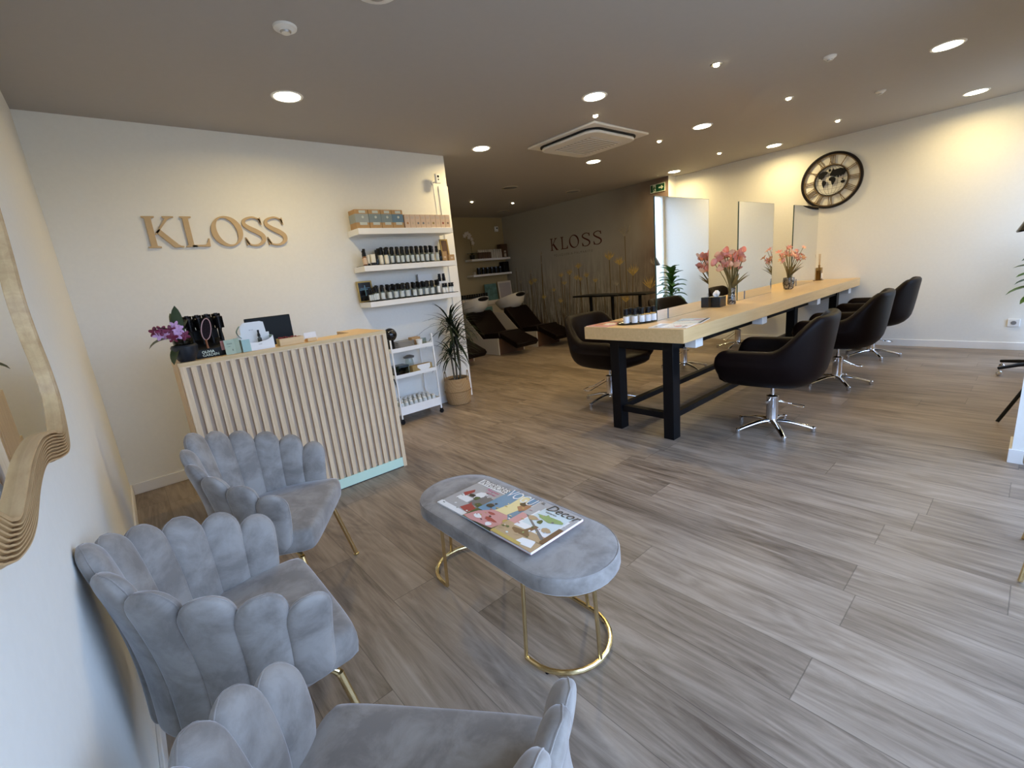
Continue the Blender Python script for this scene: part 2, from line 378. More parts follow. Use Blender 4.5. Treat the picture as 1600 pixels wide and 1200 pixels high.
def tag(o, label, cat, group=None):
    o['label'] = label; o['category'] = cat
    if group: o['group'] = group
    return o
def thing(name, label, cat, loc=(0, 0, 0), rz=0, group=None):
    o = bpy.data.objects.new(name, None); C.objects.link(o); o.location = loc; o.rotation_euler = (0, 0, rz); o.empty_display_size = .1
    return tag(o, label, cat, group)
def struct(o): o['kind'] = 'structure'; return o
def copy_tree(o, parent=None):
    c = o.copy(); C.objects.link(c)
    if parent is not None: c.parent = parent
    for ch in [x for x in KIDS(o)]: copy_tree(ch, c)
    return c
_kids = {}
def KIDS(o): return [x for x in C.objects if x.parent == o]
def dup(o, loc, rz=0, label=None, group=None, sc_=None):
    c = copy_tree(o); c.location = loc; c.rotation_euler = (0, 0, rz)
    if sc_: c.scale = sc_
    if label: c['label'] = label
    if group: c['group'] = group
    return c
def place(o, loc=None, rot=None):
    if loc is not None: o.location = loc
    if rot is not None: o.rotation_euler = rot
    return o

# ------------------------------------------------------------------ setting
XL, YK, XP, XC, XM, YB, YR, ZC = -.19, 4.432, 3.08, 7.52, 7.30, 8.45, 4.20, 2.694
YF, YS = -.38, -.36
def wallbox(name, *b, m='wall'): return struct(MB().add(box(*b)).build(name, m, smooth=0))
struct(MB().add(box(XL-.1, XC+.1, YF-.1, YB+.1, -.1, 0)).build('floor', 'floor', smooth=0))
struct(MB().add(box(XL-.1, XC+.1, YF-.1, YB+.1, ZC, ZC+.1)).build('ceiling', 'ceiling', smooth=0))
wallbox('wall_left', XL-.1, XL, YF-.1, YK+.1, 0, ZC)
wallbox('wall_reception', XL, XP, YK, YK+.1, 0, ZC)
wallbox('wall_passage', XP-.1, XP, YK+.1, YB, 0, ZC)
wallbox('wall_back', XP-.1, XM, YB, YB+.1, 0, ZC, m='wall_beige')
wallbox('wall_mirror_side', XC, XC+.1, YS-.1, YR, 0, ZC)
mw = wallbox('wall_mural', XM, XC+.1, YR, YB+.1, 0, ZC, m='mural')
# plastered end of the mural wall
struct(MB().add(box(XM-.003, XC, YR-.012, YR, 0, ZC)).build('wall_return', 'wall', smooth=0))
wallbox('wall_pillar', 3.79, 4.02, YF, 0.0, 0, ZC)
for nm, x0, x1, y in (('wall_shopfront', XL, 3.79, YF), ('wall_salon_front', 4.02, XC, YS)):
    b = MB().add(box(x0, x1, y-.1, y, 2.46, ZC)).add(box(x0, x1, y-.1, y, 0, .10))
    if nm == 'wall_shopfront': b.add(box(x0, x0+.08, y-.1, y, .10, 2.46))
    else: b.add(box(x0, 6.15, y-.1, y, .10, 2.46))  # unseen solid stretch, added to hold back daylight from the clock wall
    struct(b.build(nm, 'wall', smooth=0))
def window(name, x0, x1, y, z0, z1, n):
    fr = MB(); w = .05
    fr.add(box(x0, x1, y-.07, y-.02, z0, z0+w)).add(box(x0, x1, y-.07, y-.02, z1-w, z1))
    for i in range(n+1):
        x = x0 + (x1-x0-w)*i/n; fr.add(box(x, x+w, y-.07, y-.02, z0+w, z1-w))
    o = struct(fr.build(name, 'white', bevel=.002))
    for i in range(n):
        a = x0 + (x1-x0-w)*i/n + w; e = x0 + (x1-x0-w)*(i+1)/n
        MB().add(box(a, e, y-.048, y-.042, z0+w, z1-w)).build('pane', 'glass', o, smooth=0)
window('window_1', XL+.08, 3.79, YF, .10, 2.46, 3)
window('window_2', 6.15, XC, YS, .10, 2.46, 2)
# pilaster with cable duct at the end of the reception wall
struct(MB().add(box(2.962, XP, YK-.012, YK, 0, 2.38)).build('trim_1', 'trim', smooth=0))
def skirt(name, x0, x1, y0, y1, h=.085): return struct(MB().add(box(x0, x1, y0, y1, 0, h)).build(name, 'trim', bevel=.003))
skirt('baseboard_left', XL, XL+.012, YF, YK); skirt('baseboard_reception', XL+.012, 2.962, YK-.012, YK)
skirt('baseboard_mirror_side', XC-.012, XC, YS, YR-.012); skirt('baseboard_mural', XM-.014, XM, YR, YB); skirt('baseboard_back', XP, XM-.014, YB-.012, YB)
b = MB().add(box(3.778, 3.79, YF, .012, 0, .085)).add(box(3.79, 4.032, 0, .012, 0, .085)).add(box(4.02, 4.032, YS, 0, 0, .085))
struct(b.build('baseboard_pillar', 'trim', bevel=.002))

# ------------------------------------------------------------------ letters
def stroke(path, widths):
    """variable-width strip of a 2d path -> outline polygon quads"""
    P = [Vector((p[0], p[1])) for p in path]; k = len(P); Lp = []; Rp = []
    for i in range(k):
        d = (P[min(i+1, k-1)] - P[max(i-1, 0)]).normalized(); n = Vector((-d.y, d.x)); w = widths[i]/2
        Lp.append(P[i] + n*w); Rp.append(P[i] - n*w)
    return [tuple(p) for p in Lp] + [tuple(p) for p in reversed(Rp)]
def letter_polys(ch, thin=.05, fat=.135):
    P = []; R = []
    if ch in 'KL':
        P.append([(.07, 0), (.40, 0), (.40, .035), (.305, .065), (.305, .935), (.40, .965), (.40, 1), (.07, 1), (.07, .965), (.305-fat, .935), (.305-fat, .065), (.07, .035)])
    if ch == 'L': P.append([(.25, 0), (.80, 0), (.815, .27), (.78, .27), (.72, .12), (.66, .062), (.25, .055)])
    if ch == 'K':
        P.append([(.30, .42), (.66, .93), (.60, .965), (.60, 1), (.90, 1), (.90, .965), (.80, .94), (.73, .90), (.36, .42)])
        P.append([(.345, .50), (.455, .60), (.86, .10), (.92, .05), (1.0, .035), (1.0, 0), (.74, 0)])
    if ch == 'O':
        n = 48; o = [(.5 + .46*math.cos(2*PI*i/n), .5 + .52*math.sin(2*PI*i/n)) for i in range(n)]
        i_ = [(.5 + (.46-fat)*math.cos(2*PI*i/n) - .06*math.sin(2*PI*i/n)*(1 if fat > .1 else .3), .5 + (.52-thin)*math.sin(2*PI*i/n)) for i in range(n)]
        R.append((o, i_))
    if ch == 'S':
        c = crom([(.62, .76, 0), (.60, .90, 0), (.40, .985, 0), (.16, .90, 0), (.12, .74, 0), (.26, .60, 0), (.47, .47, 0), (.62, .33, 0), (.63, .16, 0), (.50, .03, 0), (.33, -.005, 0), (.15, .05, 0), (.08, .22, 0)], 6)
        k = len(c); w = [thin*.7 + (fat - thin*.7)*math.exp(-((i/(k-1) - .5)/.24)**2) for i in range(k)]
        q = stroke([(p.x, p.y) for p in c], w); n = len(q)
        for i in range(k-1): P.append([q[i], q[i+1], q[n-2-i], q[n-1-i]])
        P.append([(.56, .93), (.645, .985), (.665, .72), (.635, .72)]); P.append([(.07, .28), (.10, .28), (.19, .05), (.085, -.01)])
    return P, R
ADV = {'K': 1.02, 'L': .86, 'O': 1.0, 'S': .74}
def add_letter(b, ch, w, h, z0, z1, ox=0, oy=0, thin=.05, fat=.135, mi=0):
    P, R = letter_polys(ch, thin, fat)
    for p in P: b.add(prism([(ox + x*w, oy + y*h) for x, y in p], z0, z1), mi)
    for o, i in R: b.add(ringprism([(ox + x*w, oy + y*h) for x, y in o], [(ox + x*w, oy + y*h) for x, y in i], z0, z1), mi)
h = .227; xs = [.3054, .5426, .736, .962, 1.131]; ws = [.2366, .22, .2446, .247, .252]; 
for i, ch in enumerate('KLOSS'):
    which = {0: 'first large wooden wall letter, a serif K nearest the wavy mirror', 1: 'large wooden wall letter L with a serif foot', 2: 'round large wooden wall letter O',
             3: 'curved wooden wall letter S right beside the letter O', 4: 'curved wooden wall letter S, last of the wall sign'}[i]
    b = MB(); add_letter(b, ch, ws[i], h, -.020, .0, thin=.06, fat=.165, mi=0)
    o = b.build('wall_letter', ['oak_letter'], smooth=0)
    tag(o, which, 'letter', 'wooden letters of the wall sign')
    # stand letters upright on the wall: local x -> world x, local y -> world z, depth -> -y
    o.matrix_world = Matrix(((1, 0, 0, xs[i]), (0, 0, 1, YK), (0, 1, 0, 1.822), (0, 0, 0, 1)))
# small sans text, real characters
def text_mesh(txt, size, depth=.0006, bold=0.0, space=1.0, shear=0):
    cu = bpy.data.curves.new('t', 'FONT'); cu.body = txt; cu.size = size; cu.extrude = depth; cu.offset = bold; cu.space_character = space; cu.shear = shear; cu.resolution_u = 2
    o = bpy.data.objects.new('t', cu); C.objects.link(o)
    dg = bpy.context.evaluated_depsgraph_get(); dg.update()
    me = bpy.data.meshes.new_from_object(o.evaluated_get(dg)); C.objects.unlink(o)
    vs = [tuple(v.co) for v in me.vertices]; fs = [tuple(p.vertices) for p in me.polygons]
    bpy.data.objects.remove(o); bpy.data.meshes.remove(me)
    return vs, fs
# ---- mural print: reeds and lettering on the paper
flow = [(7.25, 1.746, .10, 0), (7.26, 1.559, .06, 0), (6.702, 1.244, .13, 1), (6.464, 1.281, .16, 1), (6.626, 1.08, .12, 1), (6.22, 1.391, .16, 1), (6.283, 1.166, .14, 1), (6.183, 1.134, .12, 1), (6.017, 1.2, .13, 1), (5.802, 1.088, .11, 1), (5.444, 1.497, .20, 1), (5.217, 1.384, .19, 1), (4.932, 1.178, .22, 1), (5.08, 1.893, .26, 0), (4.582, .931, .24, 1), (6.772, .708, .13, 1), (5.107, .694, .18, 1), (4.5, 1.327, .16, 0),
        (8.11, 1.479, .10, 0), (7.981, 1.178, .12, 0), (7.629, 1.387, .10, 0), (7.64, 1.132, .16, 1), (7.508, 1.182, .14, 1), (7.267, .804, .13, 1), (7.8, .95, .1, 0), (6.95, .95, .1, 1), (5.6, .8, .12, 0), (5.3, 1.0, .1, 0)]
b = MB()
for y, z, s, k in flow:
    mi = 1 if k == 0 else 0; n = 11; s *= 1.3
    for i in range(n):
        a = (i/(n-1) - .5)*2.0 + random.uniform(-.12, .12); ln = s*random.uniform(.8, 1.1)
        tip = (y + math.sin(a)*ln*.62, z + math.cos(a)*ln*.62); bw = s*.027
        mid = (y + math.sin(a)*ln*.36, z + math.cos(a)*ln*.26)
        px_ = math.cos(a)*bw; pz = -math.sin(a)*bw
        b.add(([(XM-.0012, y, z - s*.12), (XM-.0012, mid[0]-px_, mid[1]-pz), (XM-.0012, tip[0], tip[1]), (XM-.0012, mid[0]+px_, mid[1]+pz)], [(0, 1, 2, 3)]), mi)
    lean = random.uniform(-.12, .12)
    b.add(([(XM-.0008, y-.008, z-.02), (XM-.0008, y+.008, z-.02), (XM-.0008, y+lean+.008, .10), (XM-.0008, y+lean-.008, .10)], [(0, 1, 2, 3)]), 2)
b.build('reed_print', ['reed_gold', 'reed_pale', 'reed_stem'], mw, smooth=0)
b = MB()
for ch, ya, yb in (('K', 6.957, 6.72), ('L', 6.66, 6.46), ('O', 6.415, 6.15), ('S', 6.085, 5.88), ('S', 5.80, 5.60)):
    wd = (ya - yb)/{'K': .95, 'L': .76, 'O': .94, 'S': .62}[ch]; add_letter(b, ch, wd, .245, 0, .0012, ox=6.957 - ya - .06*wd, thin=.07, fat=.11)
lt = b.build('letter_print', 'print_red', mw, smooth=0)
# facing -X: local x -> -Y, local y -> +Z, local z -> -X
def face_negx(x, y, z, s=1): return Matrix(((0, 0, -1, x), (-s, 0, 0, y), (0, s, 0, z), (0, 0, 0, 1)))
lt.matrix_world = face_negx(XM, 6.957, 1.79)
st = MB().add(text_mesh('PELUQUERIA PALMARITO', .062, .0004, space=1.55)).build('letter_print', 'print_grey', mw, smooth=0); st.matrix_world = face_negx(XM, 6.86, 1.665)

# ------------------------------------------------------------------ ceiling fittings
def downlight(x, y, label):
    t = thing('ceiling_downlight', label, 'ceiling light', (x, y, ZC), 0, 'large round ceiling downlights')
    MB().add(lathe([(.082, -.003), (.098, -.006), (.104, 0), (.082, 0)], 36)).build('trim_ring', 'white', t)
    MB().add(cyl(.083, -.005, -.001, 36)).build('diffuser', M['lampglow'], t)
    l = bpy.data.lights.new('downlight_glow', 'AREA'); l.shape = 'DISK'; l.size = .15; l.energy = DOWN_W; l.color = (1.0, .76, .36); l.spread = math.radians(165)
    o = bpy.data.objects.new('downlight_glow', l); C.objects.link(o); o.parent = t; o.location = (0, 0, -.012)
M['lampglow'] = mat('lit_diffuser', (.9, .85, .75), emit=(1.0, .90, .66), es=9)
M['bulbglow'] = mat('lit_bulb', (.9, .85, .75), emit=(1.0, .84, .55), es=16)
for x, y, lb in ((1.23, 3.53, 'large round lit downlight above the slatted reception counter'), (3.31, 4.05, 'large round lit downlight nearest the corner of the shelf wall'),
                 (3.30, 2.535, 'large round lit downlight in front of the air conditioning cassette'), (5.12, 4.0, 'large round lit downlight behind the air conditioning cassette'),
                 (5.10, 2.535, 'large round lit downlight over the middle of the long table'), (7.05, 2.525, 'large round lit downlight by the wall, above the clock end of the table'),
                 (7.08, 3.97, 'large round lit downlight nearest the green exit sign'), (5.05, .645, 'largest lit downlight, nearest the plant at the window side'),
                 (6.97, .637, 'large round lit downlight close to the clock wall on the window side')):
    downlight(x, y, lb)
def spot(x, y, label, on=True):
    t = thing('ceiling_spot', label, 'ceiling light', (x, y, ZC), 0, 'small ceiling spots')
    MB().add(lathe([(.024, -.002), (.036, -.005), (.040, 0), (.024, 0)], 24)).build('trim_ring', 'steel', t)
    MB().add(ell(.022, .022, .012, 14, 8), 0, T(0, 0, -.006)).build('bulb', M['bulbglow'], t)
    l = bpy.data.lights.new('spot_glow', 'SPOT'); l.energy = SPOT_W*4; l.color = (1, .70, .36); l.spot_size = math.radians(95); l.spot_blend = .7; l.shadow_soft_size = .03
    o = bpy.data.objects.new('spot_glow', l); C.objects.link(o); o.parent = t; o.location = (0, 0, -.03)
for x, y, lb in ((3.68, 3.065-.24, 'small lit spot at the edge of the air conditioning cassette'), (3.66, 1.714, 'small lit spot above the near end of the long table'),
                 (5.085, 1.711, 'small lit spot above the middle barber chair'), (6.57, 1.70, 'small lit spot nearest the wall clock'),
                 (5.135, 3.06, 'small lit spot just behind the cassette'), (6.617, 3.05, 'small lit spot between the exit sign and the clock')):
    spot(x, y, lb)
for x, y, lb in ((5.187, 6.76, 'small lit spot over the nearest wash chair in the back room'), (6.144, 6.747, 'small lit spot over the far wash chair in the back room')):
    spot(x, y, lb)
def disc(name, x, y, label, cat, r=.045, group=None):
    t = thing(name, label, cat, (x, y, ZC), 0, group)
    MB().add(lathe([(0, -.022), (r*.6, -.022), (r*.8, -.014), (r, -.010), (r*1.05, 0), (0, 0)], 28)).build('housing', 'white', t)
    MB().add(lathe([(0, -.030), (r*.4, -.030), (r*.5, -.022), (0, -.022)], 20)).build('sensor', 'steel', t)
disc('smoke_detector', .984, 2.67, 'round grey ceiling detector above the reception chairs', 'detector', .055)
disc('ceiling_speaker', 4.365, 1.203, 'small flat ceiling disc above the nearest barber chair', 'detector', .04)
disc('ceiling_speaker', 5.812, 1.178, 'small flat ceiling disc above the far barber chairs', 'detector', .04)
disc('ceiling_lamp', 1.24, 2.16, 'round ceiling fitting cut by the top edge, above the velvet chairs', 'ceiling light', .10)
for x, y, lb in ((5.082, 5.608, 'flat round ceiling vent in front of the two back spots'), (6.547, 5.598, 'flat round ceiling vent near the printed mural'), (6.661, 7.618, 'flat round ceiling vent deepest in the back room')):
    t = thing('ceiling_vent', lb, 'vent', (x, y, ZC), 0, 'round ceiling vents')
    MB().add(lathe([(.105, 0), (.12, -.012), (.13, 0)], 32)).build('rim', 'cream', t); MB().add(cyl(.106, -.008, 0, 32)).build('grille', 'tin', t)
# air conditioning cassette
t = thing('air_conditioner', 'square white air conditioning cassette with four louvres set in the ceiling', 'air conditioner', (4.235, 3.375, ZC))
MB().add(cbox(.92, .92, .022, -.022)).build('ceiling_frame', 'white', t, bevel=.008)
pl = []
for k in range(4):
    for a in (-.24, 0, .24): pass
def rsq(hw, r, n=6):
    o = []
    for cx, cy, a0 in ((hw-r, hw-r, 0), (-hw+r, hw-r, PI/2), (-hw+r, -hw+r, PI), (hw-r, -hw+r, 1.5*PI)):
        for i in range(n+1): o.append((cx + r*math.cos(a0 + i*PI/2/n), cy + r*math.sin(a0 + i*PI/2/n)))
    return o
MB().add(ringprism(rsq(.40, .14), rsq(.36, .13), -.034, -.020)).build('recess', 'black', t)
MB().add(prism(rsq(.385, .13), -.062, -.034)).build('centre_panel', 'white', t, bevel=.01)
b = MB().add(cbox(.50, .50, .004, -.066))
o = b.build('intake_grille', mat('grille_grey', (.48, .45, .42), rough=.6), t)
for k in range(4):
    b = MB(); 
    b.add(box(-.26, .26, .30, .375, -.004, .004), 0, RX(.35)); b.v = [(x, y, z) for x, y, z in b.v]
    lv = b.build('louvre', 'white', t, bevel=.003); lv.rotation_euler = (0, 0, k*PI/2); lv.location = (0, 0, -.155 + .0)
b = MB()
for i in range(11): b.add(box(-.245, .245, -.235 + i*.047 - .003, -.235 + i*.047 + .003, -.070, -.066))
b.build('grille_slats', 'white', t)

# exit sign
t = thing('exit_sign', 'green and white emergency exit sign above the first table mirror', 'sign', (XM-.001, 4.39, 2.545))
MB().add(box(-.012, 0, -.135, .135, -.065, .065)).build('panel', 'sign_white', t)
b = MB().add(box(-.0135, -.012, -.128, .03, -.056, .056)).add(box(-.0135, -.012, .088, .128, -.056, .056))
b.build('green_field', 'sign_green', t, smooth=0)
b = MB()
def yz(poly, x0=-.015, x1=-.0125): 
    v, f = prism(poly, 0, 1); return [(x0 + (x1-x0)*z, x, y) for x, y, z in v], f
b.add(yz([(-.02, -.012), (-.02, .012), (-.07, .012), (-.07, .034), (-.112, 0), (-.07, -.034), (-.07, -.012)]))
b.build('arrow', 'sign_white', t, smooth=0)
b = MB().add(yz([(.055, .03), (.065, .038), (.075, .03), (.065, .022)])).add(yz([(.048, .02), (.075, .018), (.082, -.012), (.06, -.012)])).add(yz([(.06, -.01), (.07, -.01), (.05, -.05), (.04, -.045)])).add(yz([(.07, -.01), (.08, -.01), (.085, -.048), (.075, -.05)])).add(yz([(.05, .018), (.055, .01), (.035, -.008), (.03, 0)]))
b.build('running_figure', 'sign_green', t, smooth=0)

# wall camera with cable
t = thing('security_camera', 'small white security camera on the shelf wall near the ceiling', 'camera', (2.90, YK, 2.44))
MB().add(lathe([(0, 0), (.022, 0), (.02, .01), (0, .01)], 16), 0, T(.0, 0, -.03) @ RX(PI/2)).build('wall_mount', 'white', t)
MB().add(tube([(0, -.01, -.03), (.01, -.045, -.03), (.018, -.06, -.015)], .006)).build('arm', 'white', t)
MB().add(cbox(.062, .03, .095, -.05), 0, T(.02, -.075, .0)).build('body', 'white_gloss', t, bevel=.008)
MB().add(lathe([(0, 0), (.011, 0), (.011, .003), (0, .003)], 16), 0, T(.02, -.09, .018) @ RX(PI/2)).add(lathe([(0, 0), (.007, 0), (.007, .003), (0, .003)], 16), 0, T(.02, -.09, -.012) @ RX(PI/2)).build('lens', 'black_gloss', t)
b = MB().add(tube([(.0, -.004, -.04), (.005, -.004, -.2), (.01, -.004, -.5)], .0028, 6))
b.build('cable', 'white', t)
t = thing('security_camera', 'small pale camera high on the beige back wall above its shelves', 'camera', (7.08, YB, 2.44))
MB().add(cbox(.09, .05, .12, -.06), 0, T(0, -.03, 0)).build('body', 'white_gloss', t, bevel=.01)
MB().add(lathe([(0, 0), (.018, 0), (.018, .004), (0, .004)], 16), 0, T(0, -.056, .015) @ RX(PI/2)).build('lens', 'black_gloss', t)
t = thing('wall_outlet', 'white double wall socket low on the clock wall', 'socket', (XC, .145, .307))
MB().add(box(-.011, 0, -.048, .048, -.042, .042)).build('plate', 'white', t, bevel=.003)
MB().add(lathe([(0, .001), (.02, .001), (.022, .006), (0, .006)], 20), 0, T(-.009, 0, 0) @ RY(-PI/2)).add(cbox(.002, .006, .006), 0, T(-.0155, .01, -.003)).add(cbox(.002, .006, .006), 0, T(-.0155, -.01, -.003)).build('socket_well', 'tin', t)

# ------------------------------------------------------------------ wavy mirror on the left wall
ctl = [(1.555, 1.52, 1.522, 1.52), (1.50, 1.417, 1.470, 1.42), (1.503, 1.337, 1.472, 1.335), (1.533, 1.253, 1.497, 1.251), (1.528, 1.177, 1.487, 1.188), (1.455, 1.105, 1.40, 1.130), (1.375, 1.079, 1.345, 1.132), (1.23, 1.096, 1.285, 1.147), (1.099, 1.122, 1.215, 1.158),
       (1.026, 1.128, 1.128, 1.168), (.941, 1.12, 1.049, 1.168), (.877, 1.106, .974, 1.163), (.835, 1.098, .912, 1.152), (.775, 1.097, .850, 1.140), (.705, 1.108, .805, 1.133), (.662, 1.122, .770, 1.140), (.620, 1.142, .730, 1.160),
       (.52, 1.22, .60, 1.25), (.44, 1.34, .52, 1.36), (.46, 1.50, .53, 1.50), (.42, 1.66, .50, 1.66), (.50, 1.84, .57, 1.80), (.70, 1.96, .72, 1.89), (.92, 1.93, .92, 1.86), (1.12, 2.0, 1.12, 1.93), (1.36, 2.0, 1.34, 1.93), (1.54, 1.92, 1.49, 1.87), (1.62, 1.78, 1.56, 1.76), (1.60, 1.63, 1.56, 1.63)]
oc = crom([(c[0], c[1], 0) for c in ctl], 6, True); ic = crom([(c[2], c[3], 0) for c in ctl], 6, True); n = len(oc)
t = thing('wavy_mirror', 'wall mirror with a carved wavy wooden frame above the velvet chairs', 'mirror', (0, 0, 0))
prof = [(1, -.19), (1, -.146)]
for i in range(8):
    o0 = 1 - .02 - i*.106; prof += [(o0, -.1445), (o0-.025, -.1360), (o0-.065, -.1360), (o0-.088, -.1445)]
prof += [(.12, -.148), (.10, -.1385), (.02, -.1385), (0, -.1400), (0, -.1510)]
v = []; f = []
for d, x in prof: v += [(x, i_.x + (o_.x - i_.x)*d, i_.y + (o_.y - i_.y)*d) for o_, i_ in zip(oc, ic)]
for j in range(len(prof)-1):
    for i in range(n): i2 = (i+1) % n; f.append((j*n+i, j*n+i2, (j+1)*n+i2, (j+1)*n+i))
MB().add((v, f)).build('frame', 'frame_wood', t, smooth=50)
ins = [(p.x, p.y) for p in ic]
MB().add(([(-.1505, y, z) for y, z in ins], [tuple(range(n))])).build('mirror_glass', 'mirror', t, smooth=0)
MB().add(([(x, y, z) for x in (-.187, -.153) for y, z in ins], [tuple(range(n)), tuple(range(2*n-1, n-1, -1))] + [(i, (i+1) % n, n+(i+1) % n, n+i) for i in range(n)])).build('backing', 'oak_back', t, smooth=0)

# ------------------------------------------------------------------ velvet shell chair
AP = [(-.172, 0, .855), (-.145, .112, .82), (-.088, .197, .785), (.0, .257, .748), (.10, .287, .708), (.20, .293, .655)]
BT = [(-.146, 0, .335), (-.122, .092, .34), (-.068, .172, .352), (.008, .230, .368), (.092, .266, .388), (.184, .284, .408)]
def petal(ap, bt, nrm, Wd, Wb, thick=.056):
    ap = Vector(ap); bt = Vector(bt); nrm = Vector(nrm).normalized(); tg = Vector((-nrm.y, nrm.x, 0)); L = (ap - bt).length
    nu, nv = 30, 20; v = []; ax = (ap - bt)
    rows = []
    for i in range(nu):
        u = i/(nu-1); s = .5 - .5*math.cos(PI*u); s = .25*u + .75*s
        w = Wb + (Wd - Wb)*min(1, s*1.35)**.8
        hr = .62*Wd/L; hb = .34*Wb/L
        if s > 1 - hr: k = (s - 1 + hr)/hr; w *= math.sqrt(max(0, 1 - k**2.25)); th = thick*(1 - k**3.0)**.5
        elif s < hb: k = (hb - s)/hb; w *= math.sqrt(max(0, 1 - .75*k*k)); th = thick*math.sqrt(max(0, 1 - k*k))
        else: th = thick
        bul = -.030*math.sin(PI*min(1, s*1.05)) + .012*s*s    # gentle inward waist, flaring at the top
        c = bt + ax*s + nrm*(bul*.6 - th*.2)
        rows.append((c, max(w, .002), max(th, .002)))
    for c, w, th in rows:
        for j in range(nv):
            a = 2*PI*j/nv; ca, sa = math.cos(a), math.sin(a)
            x = math.copysign(abs(ca)**.72, ca)*w/2; y = math.copysign(abs(sa)**.75, sa)*th/2
            v.append(c + tg*x + nrm*y)
    f = [(i*nv+j, i*nv+(j+1) % nv, (i+1)*nv+(j+1) % nv, (i+1)*nv+j) for i in range(nu-1) for j in range(nv)]
    f += [tuple(range(nv))[::-1], tuple((nu-1)*nv + j for j in range(nv))]
    seamL = [rows[i][0] + tg*(rows[i][1]/2*1.0) for i in range(8, nu)]; seamR = [rows[i][0] - tg*(rows[i][1]/2*1.0) for i in range(nu-1, 7, -1)]
    return (v, f), seamL + seamR
def velvet_chair(label):
    t = thing('velvet_armchair', label, 'armchair', (0, 0, 0), 0, 'grey velvet shell armchairs of the waiting area')
    for i in range(-5, 6):
        k = abs(i); s = 1 if i >= 0 else -1
        ap = (AP[k][0], AP[k][1]*s, AP[k][2]); bt = (BT[k][0], BT[k][1]*s, BT[k][2])
        if k == 0: nr = (-1, 0, 0)
        else:
            q0 = Vector(AP[k-1]); q1 = Vector(AP[min(k+1, 5)]); dd = q1 - q0; nr = (-dd.y*1.0, dd.x*s, 0); nr = (-abs(dd.y), abs(dd.x)*s, 0)
        pm, seam = petal(ap, bt, nr, .115, .098, .052)
        b = MB().add(pm).add(tube(seam, .0016, 5, cap=False))
        b.build('backrest_channel', 'velvet', t, smooth=60)
    # seat cushion
    pl = crom([(.292, .254, 0), (.312, .215, 0), (.315, 0, 0), (.312, -.215, 0), (.292, -.254, 0), (.24, -.262, 0), (.10, -.262, 0), (0, -.225, 0), (-.08, -.16, 0), (-.125, 0, 0), (-.08, .16, 0), (0, .225, 0), (.10, .262, 0), (.24, .262, 0)], 4, True)
    n = len(pl); v = []; f = []; cx = Vector((.11, 0, 0)); lay = [(0, .372), (.6, .372), (.93, .374), (.985, .385), (1, .41), (1, .438), (.985, .456), (.955, .466), (.9, .471), (.7, .477), (.35, .480)]
    for s, z in lay[1:]:
        for p in pl: q = cx + (p - cx)*s; v.append((q.x, q.y, z))
    K = len(lay) - 1
    for j in range(K-1):
        for i in range(n): i2 = (i+1) % n; f.append((j*n+i, j*n+i2, (j+1)*n+i2, (j+1)*n+i))
    f.append(tuple(range(n))[::-1]); v.append((.11, 0, .481)); f += [((K-1)*n+i, (K-1)*n+(i+1) % n, K*n) for i in range(n)]
    MB().add((v, [tuple(reversed(q)) for q in f])).build('seat', 'velvet', t, smooth=60)
    MB().add(lathe([(0, .352), (.13, .352), (.15, .36), (.15, .376), (0, .376)], 28), 0, T(.07, 0, 0)).build('underframe', 'black', t)
    for s in (1, -1):
        for path in ([(.12, .13*s, .357), (.215, .205*s, .362), (.243, .228*s, .345), (.252, .238*s, .31), (.305, .292*s, .006)], [(-.02, .10*s, .357), (-.075, .14*s, .355), (-.095, .155*s, .33), (-.145, .20*s, .006)]):
            p = crom(path, 5)
            lg = MB().add(tube(p, .0105, 12)).build('leg', 'gold', t)
            e = path[-1]; MB().add(lathe([(.010, 0), (.0145, .001), (.0145, .008), (.010, .009)], 16), 0, T(e[0], e[1], 0)).build('foot_cap', 'gold', lg)
    return t
ch = velvet_chair('grey velvet shell armchair with its back against the side wall, middle of the row'); ch.location = (.003, 1.385, 0)
dup(ch, (.276, 2.165, 0), math.radians(-33), 'grey velvet shell armchair directly in front of the slatted reception counter')
dup(ch, (.104, .561, 0), math.radians(39.8), 'nearest grey velvet shell armchair, only its channels and seat showing')
st_ = thing('brass_stool', 'small brass legged stool beside the white pillar, one leg showing', 'stool', (2.62, -.19, 0))
MB().add(lathe([(0, .42), (.14, .42), (.155, .43), (.155, .47), (.14, .485), (0, .49)], 32)).build('seat', 'velvet', st_, smooth=50)
for sx in (-1, 1):
    for sy in (-1, 1): MB().add(tube([(.085*sx, .06*sy, .42), (.19*sx, .11*sy, .004)], [.010, .008], 10)).build('leg', 'gold', st_)

# ------------------------------------------------------------------ velvet bench with brass base
t = thing('velvet_bench', 'oval grey velvet bench on curved brass legs, holding magazines', 'bench', (0, 0, 0))
def stadium(cx, y0, y1, r, n=16):
    o = [(cx + r*math.cos(PI + PI*i/n), y0 + r + r*math.sin(PI + PI*i/n)) for i in range(n+1)]
    return o + [(cx + r*math.cos(PI*i/n), y1 - r + r*math.sin(PI*i/n)) for i in range(n+1)]
v = []; f = []; lay = [(.03, .383), (.006, .386), (0, .395), (0, .435), (.003, .446), (.012, .4505), (.06, .452)]
for d, z in lay: v += [(x, y, z) for x, y in stadium(.985, .79 + d, 1.775 - d, .190 - d)]
n = 34
for j in range(len(lay)-1):
    for i in range(n): i2 = (i+1) % n; f.append((j*n+i, j*n+i2, (j+1)*n+i2, (j+1)*n+i))
f += [tuple(range(n))[::-1], tuple((len(lay)-1)*n + i for i in range(n))]
seat = MB().add((v, f)).build('seat', 'velvet', t, smooth=50)
MB().add(tube([(x, y, .4478) for x, y in stadium(.985, .795, 1.770, .185)], .0018, 6, closed=True)).build('piping', 'velvet', seat)
